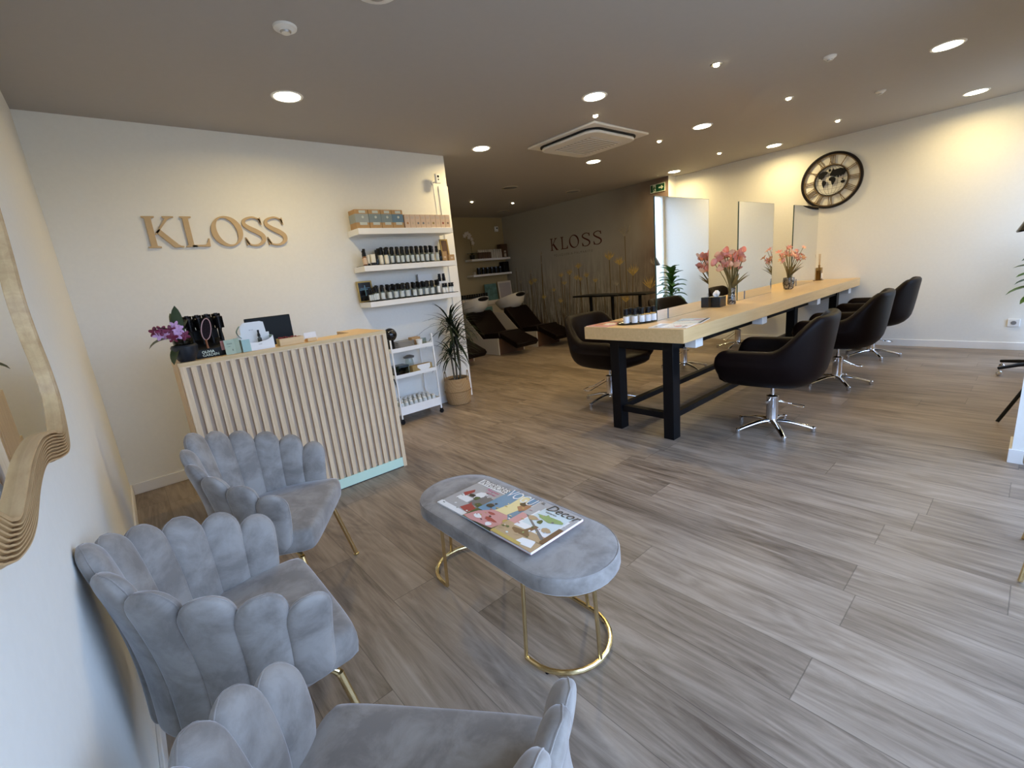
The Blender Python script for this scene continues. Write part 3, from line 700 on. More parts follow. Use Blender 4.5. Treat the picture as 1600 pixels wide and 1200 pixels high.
MB().add(tube([(x, y, .377) for x, y in stadium(.985, .815, 1.75, .165)], .008, 8, closed=True)).build('top_rail', 'gold', t)
path = [(.845, 1.075)] + [(.845, 1.05)] + [(1.017 + .172*math.cos(a), 1.045 + .172*math.sin(a)) for a in [PI + PI*i/14 for i in range(15)]] + [(1.189, 1.3), (1.189, 1.55)] + [(1.03 + .16*math.cos(PI*i/14), 1.675 + .16*math.sin(PI*i/14)) for i in range(15)] + [(.870, 1.63)]
MB().add(tube([(x, y, .016) for x, y in path], .0095, 10)).build('floor_rail', 'gold', t)
for x, y, tx, ty in ((.845, 1.075, .828, 1.03), (1.017, .874, .955, .83), (1.189, 1.07, 1.135, 1.05), (.870, 1.63, .828, 1.53), (1.03, 1.835, 1.0, 1.745), (1.189, 1.60, 1.14, 1.55)):
    MB().add(tube([(x, y, .016), (tx, ty, .377)], .0075, 10)).build('leg', 'gold', t)
for x, y in ((.86, .985), (1.18, .98), (.90, 1.76), (1.17, 1.74)):
    MB().add(cyl(.008, 0, .010, 10), 0, T(x, y, 0)).build('rubber_foot', 'black', t)

# ------------------------------------------------------------------ magazines
def patchmat(name, col): 
    if name not in M: M[name] = mat(name, col, rough=.35)
    return name
COL = {k: patchmat('cover_' + k, c) for k, c in dict(grey=(.42, .40, .39), dgrey=(.16, .15, .15), redd=(.36, .05, .045), wht=(.80, .79, .78), blk=(.02, .02, .02), pnk=(.55, .06, .20), sky=(.13, .27, .40), yel=(.80, .66, .33), grn=(.07, .10, .03), rose=(.60, .28, .27), skin=(.38, .17, .09), hair=(.03, .015, .01), tan=(.45, .31, .18), brn=(.16, .085, .045), ice=(.62, .70, .70), leafg=(.28, .38, .14), gold=(.50, .36, .10)).items()}
def rct(x0, y0, x1, y1): return [(x0, y0), (x1, y0), (x1, y1), (x0, y1)]
def blob(x, y, rx_, ry_, n=9, j=.25):
    return [(x + rx_*math.cos(2*PI*i/n)*random.uniform(1-j, 1+j), y + ry_*math.sin(2*PI*i/n)*random.uniform(1-j, 1+j)) for i in range(n)]
def magazine(label, loc, rz, w, h, base, shapes, texts, z=.006, group=None, name='magazine'):
    t = thing(name, label, 'magazine', loc, rz, group)
    MB().add(box(-w/2+.001, w/2-.001, -h/2+.001, h/2-.001, .0006, z-.0006)).build('pages', 'paper', t, smooth=0)
    b = MB().add(box(-w/2, w/2, -h/2, h/2, 0, .0006)).add(box(-w/2, w/2, -h/2, h/2, z-.0006, z)).add(box(-w/2-.0004, -w/2+.0004, -h/2, h/2, 0, z)); mats = [COL[base]]; idx = {base: 0}
    zz = z
    for c, poly in shapes:
        if c not in idx: idx[c] = len(mats); mats.append(COL[c])
        zz += .00012
        b.add(([((x-.5)*w, (y-.5)*h, zz) for x, y in poly], [tuple(range(len(poly)))]), idx[c])
    pal = [c for c, _ in shapes]
    for _ in range(22 if shapes else 0):
        c = random.choice(pal)
        if c not in idx: idx[c] = len(mats); mats.append(COL[c])
        zz += .000004; x0, y0 = random.uniform(.06, .94), random.uniform(.05, .76)
        b.add(([((x-.5)*w, (y-.5)*h, zz) for x, y in blob(x0, y0, random.uniform(.012, .045), random.uniform(.006, .022), 7, .4)], [tuple(range(7))]), idx[c])
    for txt, x, y, size, c, sh, sx in texts:
        if c not in idx: idx[c] = len(mats); mats.append(COL[c])
        b.add(text_mesh(txt, size, .00005, shear=sh), idx[c], T((x-.5)*w, (y-.5)*h, zz + .0003) @ S3(sx, 1, 1))
    b.build('cover', mats, t, smooth=0)
    return t
ZB = .4525
m1 = [('grey', rct(0, 0, 1, .84)), ('dgrey', rct(.55, .30, 1, .62)), ('wht', blob(.50, .58, .13, .10)), ('wht', rct(.14, .30, .52, .44)), ('redd', [(.10, .48), (.22, .66), (.30, .60), (.26, .42)]), ('redd', [(.55, .14), (.86, .10), (.90, .26), (.62, .32)]), ('blk', blob(.38, .50, .10, .05)), ('grn', blob(.56, .48, .07, .06)), ('grn', blob(.82, .36, .10, .05)), ('wht', rct(0, 0, 1, .10)), ('wht', rct(0, .84, 1, 1))]
magazine('bottom magazine of the fan on the bench, titled INTERIORES, red sofa on cover', (.989, 1.487, ZB), -PI/2 + .02, .205, .262, 'wht', m1, [('INTERIORES', .04, .865, .050, 'blk', 0, .68), ('Nuevos', .42, .76, .026, 'pnk', .2, 1), ('colores', .50, .69, .022, 'pnk', .2, 1)], .005, 'magazines on the velvet bench')
m2 = [('sky', rct(0, 0, 1, 1)), ('grn', rct(0, .0, 1, .28)), ('rose', [(.0, .02), (.30, .0), (.78, .06), (.86, .30), (.66, .44), (.34, .42), (.10, .24)]), ('wht', blob(.25, .14, .10, .05)), ('redd', blob(.55, .20, .14, .03)), ('wht', blob(.62, .10, .08, .04)), ('redd', blob(.40, .31, .10, .025)), ('yel', [(.34, .40), (.66, .42), (.70, .62), (.56, .98), (.36, .96), (.40, .66)]), ('skin', [(.58, .68), (.74, .60), (.86, .74), (.80, .86), (.64, .80)]), ('hair', blob(.62, .79, .09, .06)), ('skin', [(.84, .60), (.92, .50), (.98, .66), (.90, .74)]), ('gold', blob(.86, .30, .12, .06)), ('blk', blob(.14, .44, .10, .05)), ('blk', [(.2, 0), (.98, .02), (.9, .07), (.5, .03)])]
magazine('middle magazine of the fan on the bench, woman in a yellow dress on its cover', (.989, 1.293, ZB+.0055), -PI/2 - .015, .21, .268, 'sky', m2, [('VOGUE', .03, .80, .082, 'wht', 0, .66)], .006, 'magazines on the velvet bench')
m3 = [('rose', rct(0, 0, 1, 1)), ('grey', rct(0, .6, 1, 1)), ('tan', rct(0, 0, 1, .33)), ('wht', [(.18, .30), (.90, .34), (.92, .80), (.20, .78)]), ('ice', [(.22, .42), (.88, .44), (.88, .90), (.24, .88)]), ('dgrey', [(.10, .60), (.16, .60), (.92, .30), (.88, .26)]), ('brn', blob(.46, .24, .20, .06)), ('brn', [(.42, .24), (.52, .46), (.60, .46), (.56, .22)]), ('wht', [(.55, .02), (.92, .06), (.86, .20), (.60, .16)]), ('tan', blob(.30, .58, .11, .05)), ('tan', blob(.76, .46, .11, .05)), ('leafg', blob(.56, .70, .22, .08, 14, .5)), ('grn', blob(.50, .56, .05, .05)), ('brn', rct(.90, .2, 1, .6)), ('gold', rct(.0, .0, .7, .06))]
magazine('top magazine of the fan on the bench, green twigs and table on its cover', (.985, 1.108, ZB+.012), -PI/2 + .01, .212, .270, 'rose', m3, [('Decor', .26, .85, .062, 'blk', .25, .95), ('EL', .06, .93, .02, 'blk', 0, 1), ('espacios', .34, .79, .016, 'blk', .2, 1)], .010, 'magazines on the velvet bench')

# ------------------------------------------------------------------ reception counter
t = thing('reception_counter', 'light oak reception counter with vertical slats and a mint plinth', 'counter', (0, 0, 0))
X0, X1, Y0, ZT = .215, 1.468, 3.11, 1.065
b = MB().add(box(X0, X0+.03, Y0, Y0+.04, .0, ZT-.03)).add(box(X1-.028, X1, Y0, Y0+.04, 0, ZT-.03)).add(box(X0, X1, Y0, Y0+.04, ZT-.03, ZT-.022))
b.build('front_frame', 'oak', t, smooth=0)
MB().add(box(X0+.03, X1-.028, Y0+.020, Y0+.04, .078, ZT-.03)).build('back_panel', 'oak_back', t, smooth=0)
NS = 24; pitch = (X1 - X0 - .058)/(NS + .45)
for i in range(NS):
    x = X0 + .03 + pitch*(.45 + i)
    MB().add(box(x, x + pitch*.56, Y0+.001, Y0+.020, .078, ZT-.0305)).build('slat', 'oak', t, smooth=0)
MB().add(box(X0+.03, X1-.028, Y0+.002, Y0+.03, .006, .078)).build('plinth', 'mint', t, smooth=0)
MB().add(box(X0+.03, X1-.028, Y0+.004, Y0+.03, 0, .006)).build('plinth_shadow_gap', 'black', t, smooth=0)
MB().add(box(X0-.004, X0+.022, Y0+.04, 3.50, 0, ZT-.0225)).build('side_panel', 'oak', t, smooth=0)
MB().add(box(X1-.022, X1, Y0+.04, 3.62, 0, ZT-.0225)).build('side_panel', 'oak', t, smooth=0)
MB().add(box(X0-.004, X1, Y0, 3.36, ZT-.022, ZT)).build('top_ledge', 'oak_top', t, smooth=0)
MB().add(box(X1-.17, X1, 3.36, 3.62, ZT-.022, ZT)).build('return_ledge', 'oak_top', t, smooth=0)
MB().add(box(X0+.022, X1-.022, Y0+.04, 3.75, .72, .745)).build('desk_top', 'oak_top', t, smooth=0)
for sx in (X0+.05, X1-.25): MB().add(box(sx, sx+.2, 3.2, 3.7, 0, .72)).build('desk_pedestal', 'white', t, bevel=.003)

# things on the counter
ZT += .0005
o_ = thing('orchid_plant', 'purple and white orchid in a dark round pot on the counter end', 'plant', (.268, 3.168, ZT))
MB().add(lathe([(0, .0), (.035, .0), (.045, .01), (.062, .05), (.066, .085), (.060, .095), (.055, .085), (.05, .06), (0, .06)], 28)).build('pot', mat('slate_ceramic', (.012, .016, .024), rough=.35), o_)
MB().add(lathe([(0, .07), (.044, .07), (.050, .125), (.046, .125), (.043, .11), (0, .11)], 24)).build('inner_pot', 'glass_dark', o_)
MB().add(ell(.042, .042, .02), 0, T(0, 0, .112)).build('bark_mulch', 'soil', o_)
b = MB()
for L_, w_, u_, dr, az, bz in ((.20, .062, 1.42, .2, -1.45, .12), (.17, .05, 1.3, .3, 1.8, .12), (.16, .07, 1.0, .9, 3.6, .12), (.17, .075, .55, 1.5, 3.3, .115), (.15, .055, -.5, .9, 3.9, .11), (.13, .06, 1.3, .5, .3, .12), (.12, .05, 1.2, .4, 1.2, .12)):
    b.add(leaf(L_, w_, u_, dr, az, (-.005, 0, bz), 8, .12))
b.build('leaves', 'orchid_leaf', o_, smooth=60)
st = [(0, 0, .12), (-.03, -.02, .17), (-.08, -.03, .19)]
stem_o = MB().add(tube(crom(st, 4), .003, 6)).build('flower_stem', 'stem', o_)
for i, (x, y, z, mm) in enumerate([(-.10, -.03, .165, 1), (-.085, -.05, .19, 0), (-.065, -.045, .16, 1), (-.045, -.05, .185, 0), (-.025, -.055, .155, 1), (-.01, -.05, .185, 1), (.01, -.05, .15, 0), (-.045, -.06, .145, 0), (-.115, -.02, .185, 0), (-.02, -.035, .205, 1)]):
    b = MB(); rr_ = random.uniform(0, 2)
    xf = T(x, y, z) @ RZ(random.uniform(-.6, .4)) @ RX(PI/2 + random.uniform(-.3, .3)) @ RZ(rr_)
    for k in range(5):
        a = k*2*PI/5; b.add(ell(.017, .010, .002, 10, 6), 0 if k % 2 else 1, xf @ RZ(a) @ T(.014, 0, 0) @ RX(.35))
    b.add(ell(.004, .004, .005, 8, 6), 1, xf)
    b.build('flower', ['purple' if mm == 0 else 'lilac', 'lilac' if mm else 'purple'], o_)
# hair brush display
d_ = thing('brush_display', 'black counter display filled with round hair brushes', 'display', (.398, 3.235, ZT), .10)
b = MB().add(prism([(-.085, -.045), (.085, -.045), (.085, .05), (-.085, .05)], 0, .012))
v, f = prism([(-.045, 0), (.115, 0), (.115, .16), (.107, .16), (.105, .10), (.0, .07), (-.045, .05)], -.085, .085)
b.add(([(z, x, y) for x, y, z in v], f)); b.build('stand', 'black_paper', d_, smooth=0)
b = MB(); xf = Matrix(((1, 0, 0, -.058), (0, 0, -1, -.0455), (0, 1, 0, .027), (0, 0, 0, 1)))
b.add(text_mesh('OLIVIA', .021, .0003, .0004), 0, xf); b.add(text_mesh('GARDEN', .0215, .0003), 0, xf @ T(0, -.019, 0))
b.build('lettering', 'sign_white', d_, smooth=0)
MB().add(box(.045, .072, -.047, -.0455, .03, .085)).build('price_label', mat('pink_photo_label', (.45, .22, .22), rough=.5), d_)
brush = thing('hair_brush', 'round black bristle hair brush standing in the counter display', 'hair brush', (0, 0, 0), 0, 'round hair brushes in the counter display')
MB().add(lathe([(0, .0), (.007, .0), (.009, .03), (.006, .075), (.010, .09), (0, .09)], 12)).build('handle', 'black', brush)
MB().add(cyl(.011, .09, .165, 14)).build('barrel', mat('brush_barrel', (.02, .006, .006), rough=.35), brush)
b = MB()
for i in range(14):
    for k in range(14):
        a = 2*PI*k/14 + i*.2; z = .094 + i*.005; b.add(tube([(.010*math.cos(a), .010*math.sin(a), z), (.0235*math.cos(a), .0235*math.sin(a), z)], .0024, 4))
b.build('bristles', 'black', brush, smooth=0)
place(brush, (.328, 3.262, ZT+.068), (.03, .0, 0))
ORD = ['first', 'second', 'third', 'fourth', 'fifth', 'sixth', 'seventh', 'eighth', 'ninth', 'tenth', 'eleventh', 'twelfth', 'thirteenth']
k_ = 0
for row, y, z in (('front', 3.262, .068), ('rear', 3.312, .085)):
    for i in range(4):
        if row == 'front' and i == 0: continue
        c = dup(brush, (.328 + i*.0495, y, ZT+z), random.uniform(0, 3), '%s round black brush from the orchid, %s row of the counter display' % (ORD[i], row))
brush['label'] = 'first round black brush beside the orchid, front row of the counter display'
c_ = thing('paddle_brush', 'dark brush with a pink rim and bristle rows on the display front', 'hair brush', (.392, 3.172, ZT+.165)); c_.rotation_euler = (-.1, .25, .1)
el = [(.024*math.cos(2*PI*i/28), .062*math.sin(2*PI*i/28)) for i in range(28)]
v, f = prism(el, -.004, .004); MB().add(([(x, z, y) for x, y, z in v], f)).build('pad', mat('brush_barrel_2', (.015, .005, .006), rough=.6, spec=.1), c_)
MB().add(tube([(x, -.003, y) for x, y in el], .0028, 6, closed=True)).build('rim', mat('rose_rim', (.50, .28, .27), rough=.4), c_)
b = MB()
for i in range(4):
    for k in range(11): b.add(tube([(-.013 + i*.0087, -.004, -.044 + k*.009), (-.013 + i*.0087, -.012, -.044 + k*.009)], .0012, 4))
b.build('bristles', 'black', c_, smooth=0)
MB().add(tube([(0, 0, -.06), (.006, 0, -.085), (.012, 0, -.11)], [.007, .005, .007], 8)).build('handle', 'amber', c_)
# sage leaflet, folded
l_ = thing('folded_leaflet', 'sage green folded leaflet standing beside the brush display', 'leaflet', (.492, 3.15, ZT))
v, f = prism([(-.033, .0), (.022, .012), (.022, .0135), (-.033, .0015)], 0, .088); MB().add((v, f)).add(prism([(.022, .012), (.048, .004), (.048, .0055), (.022, .0135)], 0, .09)).build('card', 'greenpad', l_, smooth=0)
xf = Matrix(((.976, 0, .2, -.020), (.213, 0, -.97, .0020), (0, 1, 0, .06), (0, 0, 0, 1)))
MB().add(text_mesh('ELIXIR', .011, .0002), 0, xf).add(text_mesh('cuidado', .006, .0002), 0, xf @ T(0, -.014, 0)).add(cbox(.006, .01, .0004), 0, xf @ T(.028, -.035, 0)).build('print', mat('grey_print', (.16, .19, .16)), l_, smooth=0)
# brochure box
bx = thing('brochure_box', 'white and aqua open cardboard display box with marble print', 'box', (.640, 3.20, ZT), .06)
b = MB()
b.add(box(-.092, .092, -.040, -.038, 0, .045)); 
v, f = prism([(-.092, .045), (.092, .045), (.092, .078), (.06, .056), (0, .047), (-.05, .052), (-.092, .07)], -.040, -.038); b.add(([(x, z, y) for x, y, z in v], f))
b.add(box(-.092, -.090, -.038, .03, 0, .075), 1).add(box(.090, .092, -.038, .03, 0, .08), 1).add(box(-.092, .092, .028, .030, 0, .10), 0)
v, f = prism([(-.07, .10), (.075, .10), (.07, .165), (.05, .172), (-.045, .172), (-.07, .15)], .026, .028); b.add(([(x, z, y) for x, y, z in v], f))
b.build('carton', ['paper', 'aqua'], bx, smooth=0)
v, f = grid(lambda u, w: (-.072 - .022*math.sin(PI*w)*1.0, .026 - .03*u, .08 + .075*w), 3, 8); MB().add((v, f)).build('side_flap', 'aqua', bx)
MB().add(box(-.092, -.046, -.0415, -.040, .0, .074)).build('aqua_fade', 'aqua', bx, smooth=0)
xf = Matrix(((1, 0, 0, .0), (0, 0, -1, -.0412), (0, 1, 0, .032), (0, 0, 0, 1)))
MB().add(text_mesh('serum', .008, .0002), 0, xf).add(text_mesh('hair care', .007, .0002), 0, T(-.02, .067, .09) @ xf).build('print', 'ink', bx, smooth=0)
bo = thing('dropper_bottle', 'tiny dark dropper bottle standing in the white display box', 'bottle', (.662, 3.195, ZT+.008))
MB().add(lathe([(0, 0), (.011, 0), (.0125, .06), (.006, .068), (.006, .074), (0, .074)], 16)).build('body', 'glass_dark', bo); MB().add(lathe([(0, .07), (.009, .07), (.008, .088), (.005, .09), (.006, .112), (0, .112)], 14)).build('cap', 'black', bo)
# till monitor
mo = thing('till_monitor', 'black till monitor seen from behind on the reception desk', 'monitor', (.80, 3.50, .7455), .03)
MB().add(box(-.145, .145, -.012, .012, .28, .505)).build('screen_back', mat('dark_slate_plastic', (.006, .009, .011), rough=.5, spec=.2), mo, bevel=.004)
MB().add(box(-.03, .03, .0, .03, .02, .34)).build('stand', 'black', mo, bevel=.003); MB().add(box(-.1, .1, -.06, .09, 0, .02)).build('foot', 'black', mo, bevel=.004)
# wooden tray, card holder
tr = thing('wooden_box', 'small pale wooden box of dried red petals on the counter', 'box', (.838, 3.20, ZT), .04)
b = MB().add(box(-.075, .075, -.034, .034, 0, .004)).add(box(-.075, .075, -.034, -.028, .004, .045)).add(box(-.075, .075, .028, .034, .004, .045)).add(box(-.075, -.069, -.028, .028, .004, .045)).add(box(.069, .075, -.028, .028, .004, .045))
b.build('tray', 'oak_top', tr, smooth=0)
b = MB()
for i in range(46): b.add(ell(.009, .006, .004, 7, 5), 0, T(random.uniform(-.064, .06), random.uniform(-.024, .024), .036 + random.uniform(0, .016)) @ RZ(random.uniform(0, 3)) @ RX(random.uniform(-1, 1)))
o = b.build('dried_petals', mat('dried_red_petals', (.20, .025, .03), rough=.8, var=.3, scale=90), tr); o['kind'] = 'stuff'
ca = thing('card_holder', 'low wooden card holder beside the petal box', 'card holder', (.965, 3.195, ZT), .05)
v, f = prism([(-.03, 0), (.03, 0), (.025, .012), (.008, .020), (-.03, .022)], -.03, .03); MB().add(([(z, x, y) for x, y, z in v], f)).build('block', 'oak_top', ca, bevel=.002)
cd = thing('business_card', 'white card propped behind the wooden card holder', 'card', (.985, 3.25, ZT)); MB().add(box(-.04, .04, -.001, .001, .0, .055), 0, RX(-.2)).build('card', 'paper', cd, smooth=0)

# ------------------------------------------------------------------ floating shelves
shelves = [(1.865, 1.920, 'top white floating shelf carrying kraft boxes'), (1.53, 1.582, 'middle white floating shelf of bottles on the reception wall'), (1.195, 1.245, 'lowest white floating shelf of bottles beside the tall plant')]
for z0, z1, lb in shelves:
    o = MB().add(box(1.865, 2.915, 4.18, YK-.0125, z0, z1)).build('floating_shelf', 'white', bevel=.002); tag(o, lb, 'shelf', 'white shelves on the reception wall')
def bigbox(x, w, label, lab, depth=.14):
    t = thing('kraft_box', label, 'box', (x, 4.205, 1.921), 0, 'large kraft boxes on the top shelf')
    MB().add(box(0, w, 0, depth, 0, .168)).build('carton', 'kraft', t, bevel=.003)
    MB().add(box(-.0006, w*1.0, -.0008, 0, .052, .128)).add(box(-.0008, 0, -.0008, depth, .052, .128)).build('band', lab, t, smooth=0)
    MB().add(box(w*.32, w*.80, -.0016, -.0008, .135, .158)).build('sticker', 'palelabel', t, smooth=0); MB().add(box(w*.28, w*.84, -.0016, -.0008, .030, .054)).build('sticker', 'palelabel', t, smooth=0); MB().add(lathe([(0, 0), (.012, 0), (.012, .0008), (0, .0008)], 14), 0, T(w*.56, -.0008, .10) @ RX(PI/2)).build('round_mark', 'palelabel', t, smooth=0)
for x, w, lb, mt in ((1.868, .130, 'kraft box with pale grey band, first on the top shelf', 'paleband'), (2.002, .121, 'kraft box with dull grey band, second on the top shelf', 'bluelabel'), (2.126, .112, 'kraft box with grey blue band, third on the top shelf', 'bluelabel'), (2.240, .118, 'kraft box with the bluest band, next to the small cartons', 'bluelabel2')):
    bigbox(x, w, lb, mt)
cols = [('orange_dot', (.45, .22, .10)), ('tan_dot', (.55, .42, .30)), ('slate_dot', (.16, .17, .18)), ('slate_dot2', (.18, .19, .20)), ('taupe_dot', (.45, .35, .28)), ('olive_dot', (.28, .20, .06)), ('beige_dot', (.55, .43, .32)), ('red_dot', (.30, .06, .03)), ('brown_dot', (.20, .13, .09))]
words_ = ['orange', 'tan', 'slate grey', 'dark grey', 'taupe', 'olive', 'beige', 'deep red', 'brown']
for i in range(9):
    x = 2.372 + i*.0596
    t = thing('small_carton', 'slim pale carton with a %s dot, %s of the nine on the top shelf' % (words_[i], ['first', 'second', 'third', 'fourth', 'fifth', 'sixth', 'seventh', 'eighth', 'last'][i]), 'box', (x, 4.205, 1.921), 0, 'slim dye cartons on the top shelf')
    MB().add(box(0, .058, 0, .12, 0, .127)).build('carton', 'kraft_pale', t, bevel=.002)
    c = mat(cols[i][0], cols[i][1]); MB().add(lathe([(0, 0), (.011, 0), (.011, .0008), (0, .0008)], 16), 0, T(.03, 0, .045) @ RX(PI/2)).build('dot', c, t, smooth=0)
    MB().add(box(.012, .046, -.0006, 0, .085, .110)).build('print', mat('carton_print', (.55, .44, .36)), t, smooth=0)

# bottles
def bottle_proto(name, label, group, body, lab, cap, r, hb, hc, capr=.4, parts=True, loc=(0, 0, 0)):
    t = thing(name, label, 'bottle', loc, 0, group)
    MB().add(lathe([(0, 0), (r*.92, 0), (r, .004), (r, hb*.86), (r*.7, hb*.96), (r*.42, hb), (0, hb)], 14)).build('body', body, t)
    MB().add(lathe([(r*1.02, hb*.10), (r*1.02, hb*.80)], 14)).build('label', lab, t)
    MB().add(lathe([(0, hb), (r*.9, hb*.97), (r*.9, hb+hc*.45), (r*.75, hb+hc*.5), (r*.75, hb+hc*.72), (r*.92, hb+hc*.75), (r*.75, hb+hc), (0, hb+hc)], 12)).add(box(-r*.2, r*.2, -r*1.1, 0, hb+hc*.80, hb+hc*.96)).build('pump_cap', cap, t)
    return t
GA = 'white labelled bottles on the middle shelf'; GB = 'white labelled bottles on the lowest shelf'
Z2 = 1.5825; Z3 = 1.2455
mat2 = tag(MB().add(box(1.885, 2.79, 4.20, 4.40, Z2, Z2+.006)).build('display_tray', 'black'), 'thin black tray under the bottles of the middle shelf', 'tray')
mat3 = tag(MB().add(box(1.885, 2.90, 4.20, 4.40, Z3, Z3+.006)).build('display_tray', 'black'), 'thin black tray under the bottles of the lowest shelf', 'tray')
Z2 += .0065; Z3 += .0065
A = bottle_proto('pump_bottle', 'slim white labelled bottle with a black pump cap in the crowded row on the middle shelf', GA, 'glass_grey', 'label', 'black', .0165, .092, .060, loc=(2.19, 4.235, Z2))
def rowlab(i, row, shelf): return '%s white bottle in the %s row of the %s, counting from its open end' % (ORD[i], row, shelf)
A['label'] = rowlab(0, 'front', 'middle shelf')
for i, x in enumerate((2.253, 2.303, 2.36, 2.417, 2.475, 2.53, 2.59, 2.655, 2.715)): dup(A, (x, 4.235, Z2), random.uniform(-.6, .6), rowlab(i+1, 'front', 'middle shelf'), sc_=(1.05, 1.05, 1))
for r_, yy in ((0, 4.285), (1, 4.335)):
    for i in range(11): dup(A, (2.115 + i*.056 + r_*.02, yy, Z2), random.uniform(-.8, .8), rowlab(i, ('second', 'rear')[r_], 'middle shelf'), sc_=(1, 1, 1.06 + .05*r_))
D = bottle_proto('pump_bottle', 'cream labelled bottle with black cap near the start of the middle shelf', 'cream labelled bottles on the middle shelf', 'label_cream', 'label_cream', 'black', .0205, .090, .062, loc=(2.075, 4.238, Z2))
dup(D, (2.132, 4.238, Z2), .2, 'cream bottle with black cap next to the widest cream bottle')
w_ = bottle_proto('wide_bottle', 'widest cream bottle in the front row of the middle shelf', None, 'label_cream', 'paper', 'black', .025, .092, .062, loc=(2.085, 4.262+.025, Z2))
bottle_proto('amber_bottle', 'tall amber brown bottle at the open end of the middle shelf', None, 'amber', 'kraft_pale', 'black', .016, .085, .065, loc=(1.905, 4.225, Z2))
bottle_proto('amber_bottle', 'second amber brown bottle, behind the tall one on the middle shelf', None, 'amber', 'kraft_pale', 'black', .016, .085, .055, loc=(1.925, 4.29, Z2))
tb = thing('cream_tube', 'cream tube standing on its black cap by the amber bottles', 'tube', (1.948, 4.245, Z2)); MB().add(cyl(.012, 0, .015, 14)).build('cap', 'black', tb); MB().add(lathe([(.011, .015), (.014, .05), (.015, .095)], 14)).build('body', 'label_cream', tb)
wb_ = thing('cream_jar_box', 'square cream box on black cap beside the cream tube', 'box', (1.985, 4.235, Z2)); MB().add(box(-.018, .026, -.015, .02, .02, .098)).build('carton', 'label_cream', wb_, bevel=.002); MB().add(box(-.014, .022, -.012, .016, 0, .02)).build('base', 'black', wb_)
bottle_proto('dropper_bottle', 'small clear bottle with tall black top between cream box and cream bottles', None, 'glass_dark', 'glass_dark', 'black', .015, .055, .08, loc=(2.026, 4.225, Z2))
bottle_proto('dropper_bottle', 'small clear bottle with black top next to the kraft cartons', None, 'glass_dark', 'glass_dark', 'black', .013, .06, .05, loc=(2.752, 4.235, Z2))
kb = thing('kraft_carton', 'narrow kraft carton beside the small clear bottle on the middle shelf', 'box', (2.798, 4.22, 1.5825)); MB().add(box(-.028, .03, 0, .06, 0, .10)).build('carton', 'kraft', kb, bevel=.002); MB().add(box(-.012, .014, -.0006, 0, .03, .05)).build('sticker', 'kraft_pale', kb, smooth=0)
kb = thing('kraft_carton', 'low kraft carton in front of the dark picture on the middle shelf', 'box', (2.872, 4.20, 1.5825)); MB().add(box(-.035, .035, 0, .05, 0, .062)).build('carton', 'kraft', kb, bevel=.002); MB().add(box(-.014, .014, -.0006, 0, .02, .038)).build('sticker', 'kraft_pale', kb, smooth=0)
fr = thing('framed_picture', 'small dark picture in a gold frame at the wall end of the middle shelf', 'picture', (2.875, 4.30, 1.5825)); fr.rotation_euler = (-.12, 0, 0)
MB().add(ringprism([(-.05, 0), (.05, 0), (.05, .235), (-.05, .235)], [(-.036, .014), (.036, .014), (.036, .221), (-.036, .221)], -.012, 0), 0, RX(PI/2)).build('frame', 'gold_frame', fr, smooth=0); MB().add(box(-.037, .037, .002, .006, .013, .222)).build('picture', 'tabled', fr, smooth=0)
# lowest shelf
Bt = bottle_proto('spray_bottle', 'clear white labelled bottle with black trigger cap in the packed rows of the lowest shelf', GB, 'glass_grey', 'label', 'black', .021, .085, .052, loc=(2.03, 4.232, Z3))
Bt['label'] = rowlab(0, 'front', 'lowest shelf')
for i, x in enumerate((2.105, 2.172, 2.238, 2.305, 2.385, 2.452, 2.525, 2.595)): dup(Bt, (x, 4.232, Z3), random.uniform(-.7, .7), rowlab(i+1, 'front', 'lowest shelf'))
for r_, yy in ((0, 4.285), (1, 4.335)):
    for i in range(13): dup(Bt, (2.0 + i*.058 + r_*.02, yy, Z3), random.uniform(-.9, .9), rowlab(i, ('second', 'rear')[r_], 'lowest shelf'), sc_=(.85, .85, 1.03 + .04*r_))
bottle_proto('wide_bottle', 'widest white labelled bottle at the start of the lowest shelf', None, 'glass_grey', 'label', 'black', .026, .085, .05, loc=(1.965, 4.235, Z3))
Sm = bottle_proto('slim_bottle', 'slim bottle before the gold framed sign, at the open shelf end', 'three slim bottles on the lowest shelf', 'glass_grey', 'label', 'black', .010, .075, .05, loc=(1.893, 4.222, Z3))
dup(Sm, (1.915, 4.222, Z3), 0, 'middle of the three slim bottles before the gold framed sign'); dup(Sm, (1.937, 4.222, Z3), 0, 'slim bottle before the gold framed sign, next to the widest bottle')
Sh = bottle_proto('shampoo_bottle', 'first of four short spouted bottles before the riser block', 'short bottles at the wall end of the lowest shelf', 'label', 'paper', 'black', .017, .062, .04, loc=(2.735, 4.225, Z3))
for i, (x, y) in enumerate(((2.775, 4.235), (2.815, 4.225), (2.855, 4.235))): dup(Sh, (x, y, Z3), random.uniform(-.5, .5), '%s of four short spouted bottles before the riser block' % ['second', 'third', 'last'][i])
bottle_proto('slim_bottle', 'tall slim white bottle next to the short spout bottles', None, 'glass_grey', 'paper', 'black', .016, .098, .05, loc=(2.672, 4.225, Z3))
wb2 = thing('white_block', 'white riser block at the wall end of the lowest shelf', 'box', (2.79, 4.33, 1.2455+.0065)); MB().add(box(-.06, .06, -.03, .03, 0, .125)).build('block', 'paper', wb2, bevel=.002)
for x, wl in ((2.765, 'inner'), (2.82, 'outer')): bottle_proto('dark_bottle', 'the %s dark bottle of the pair on the white riser block' % wl, 'pair of dark bottles on the riser block', 'black_gloss', 'black_paper', 'black', .018, .045, .035, loc=(x, 4.33, 1.2455+.132))
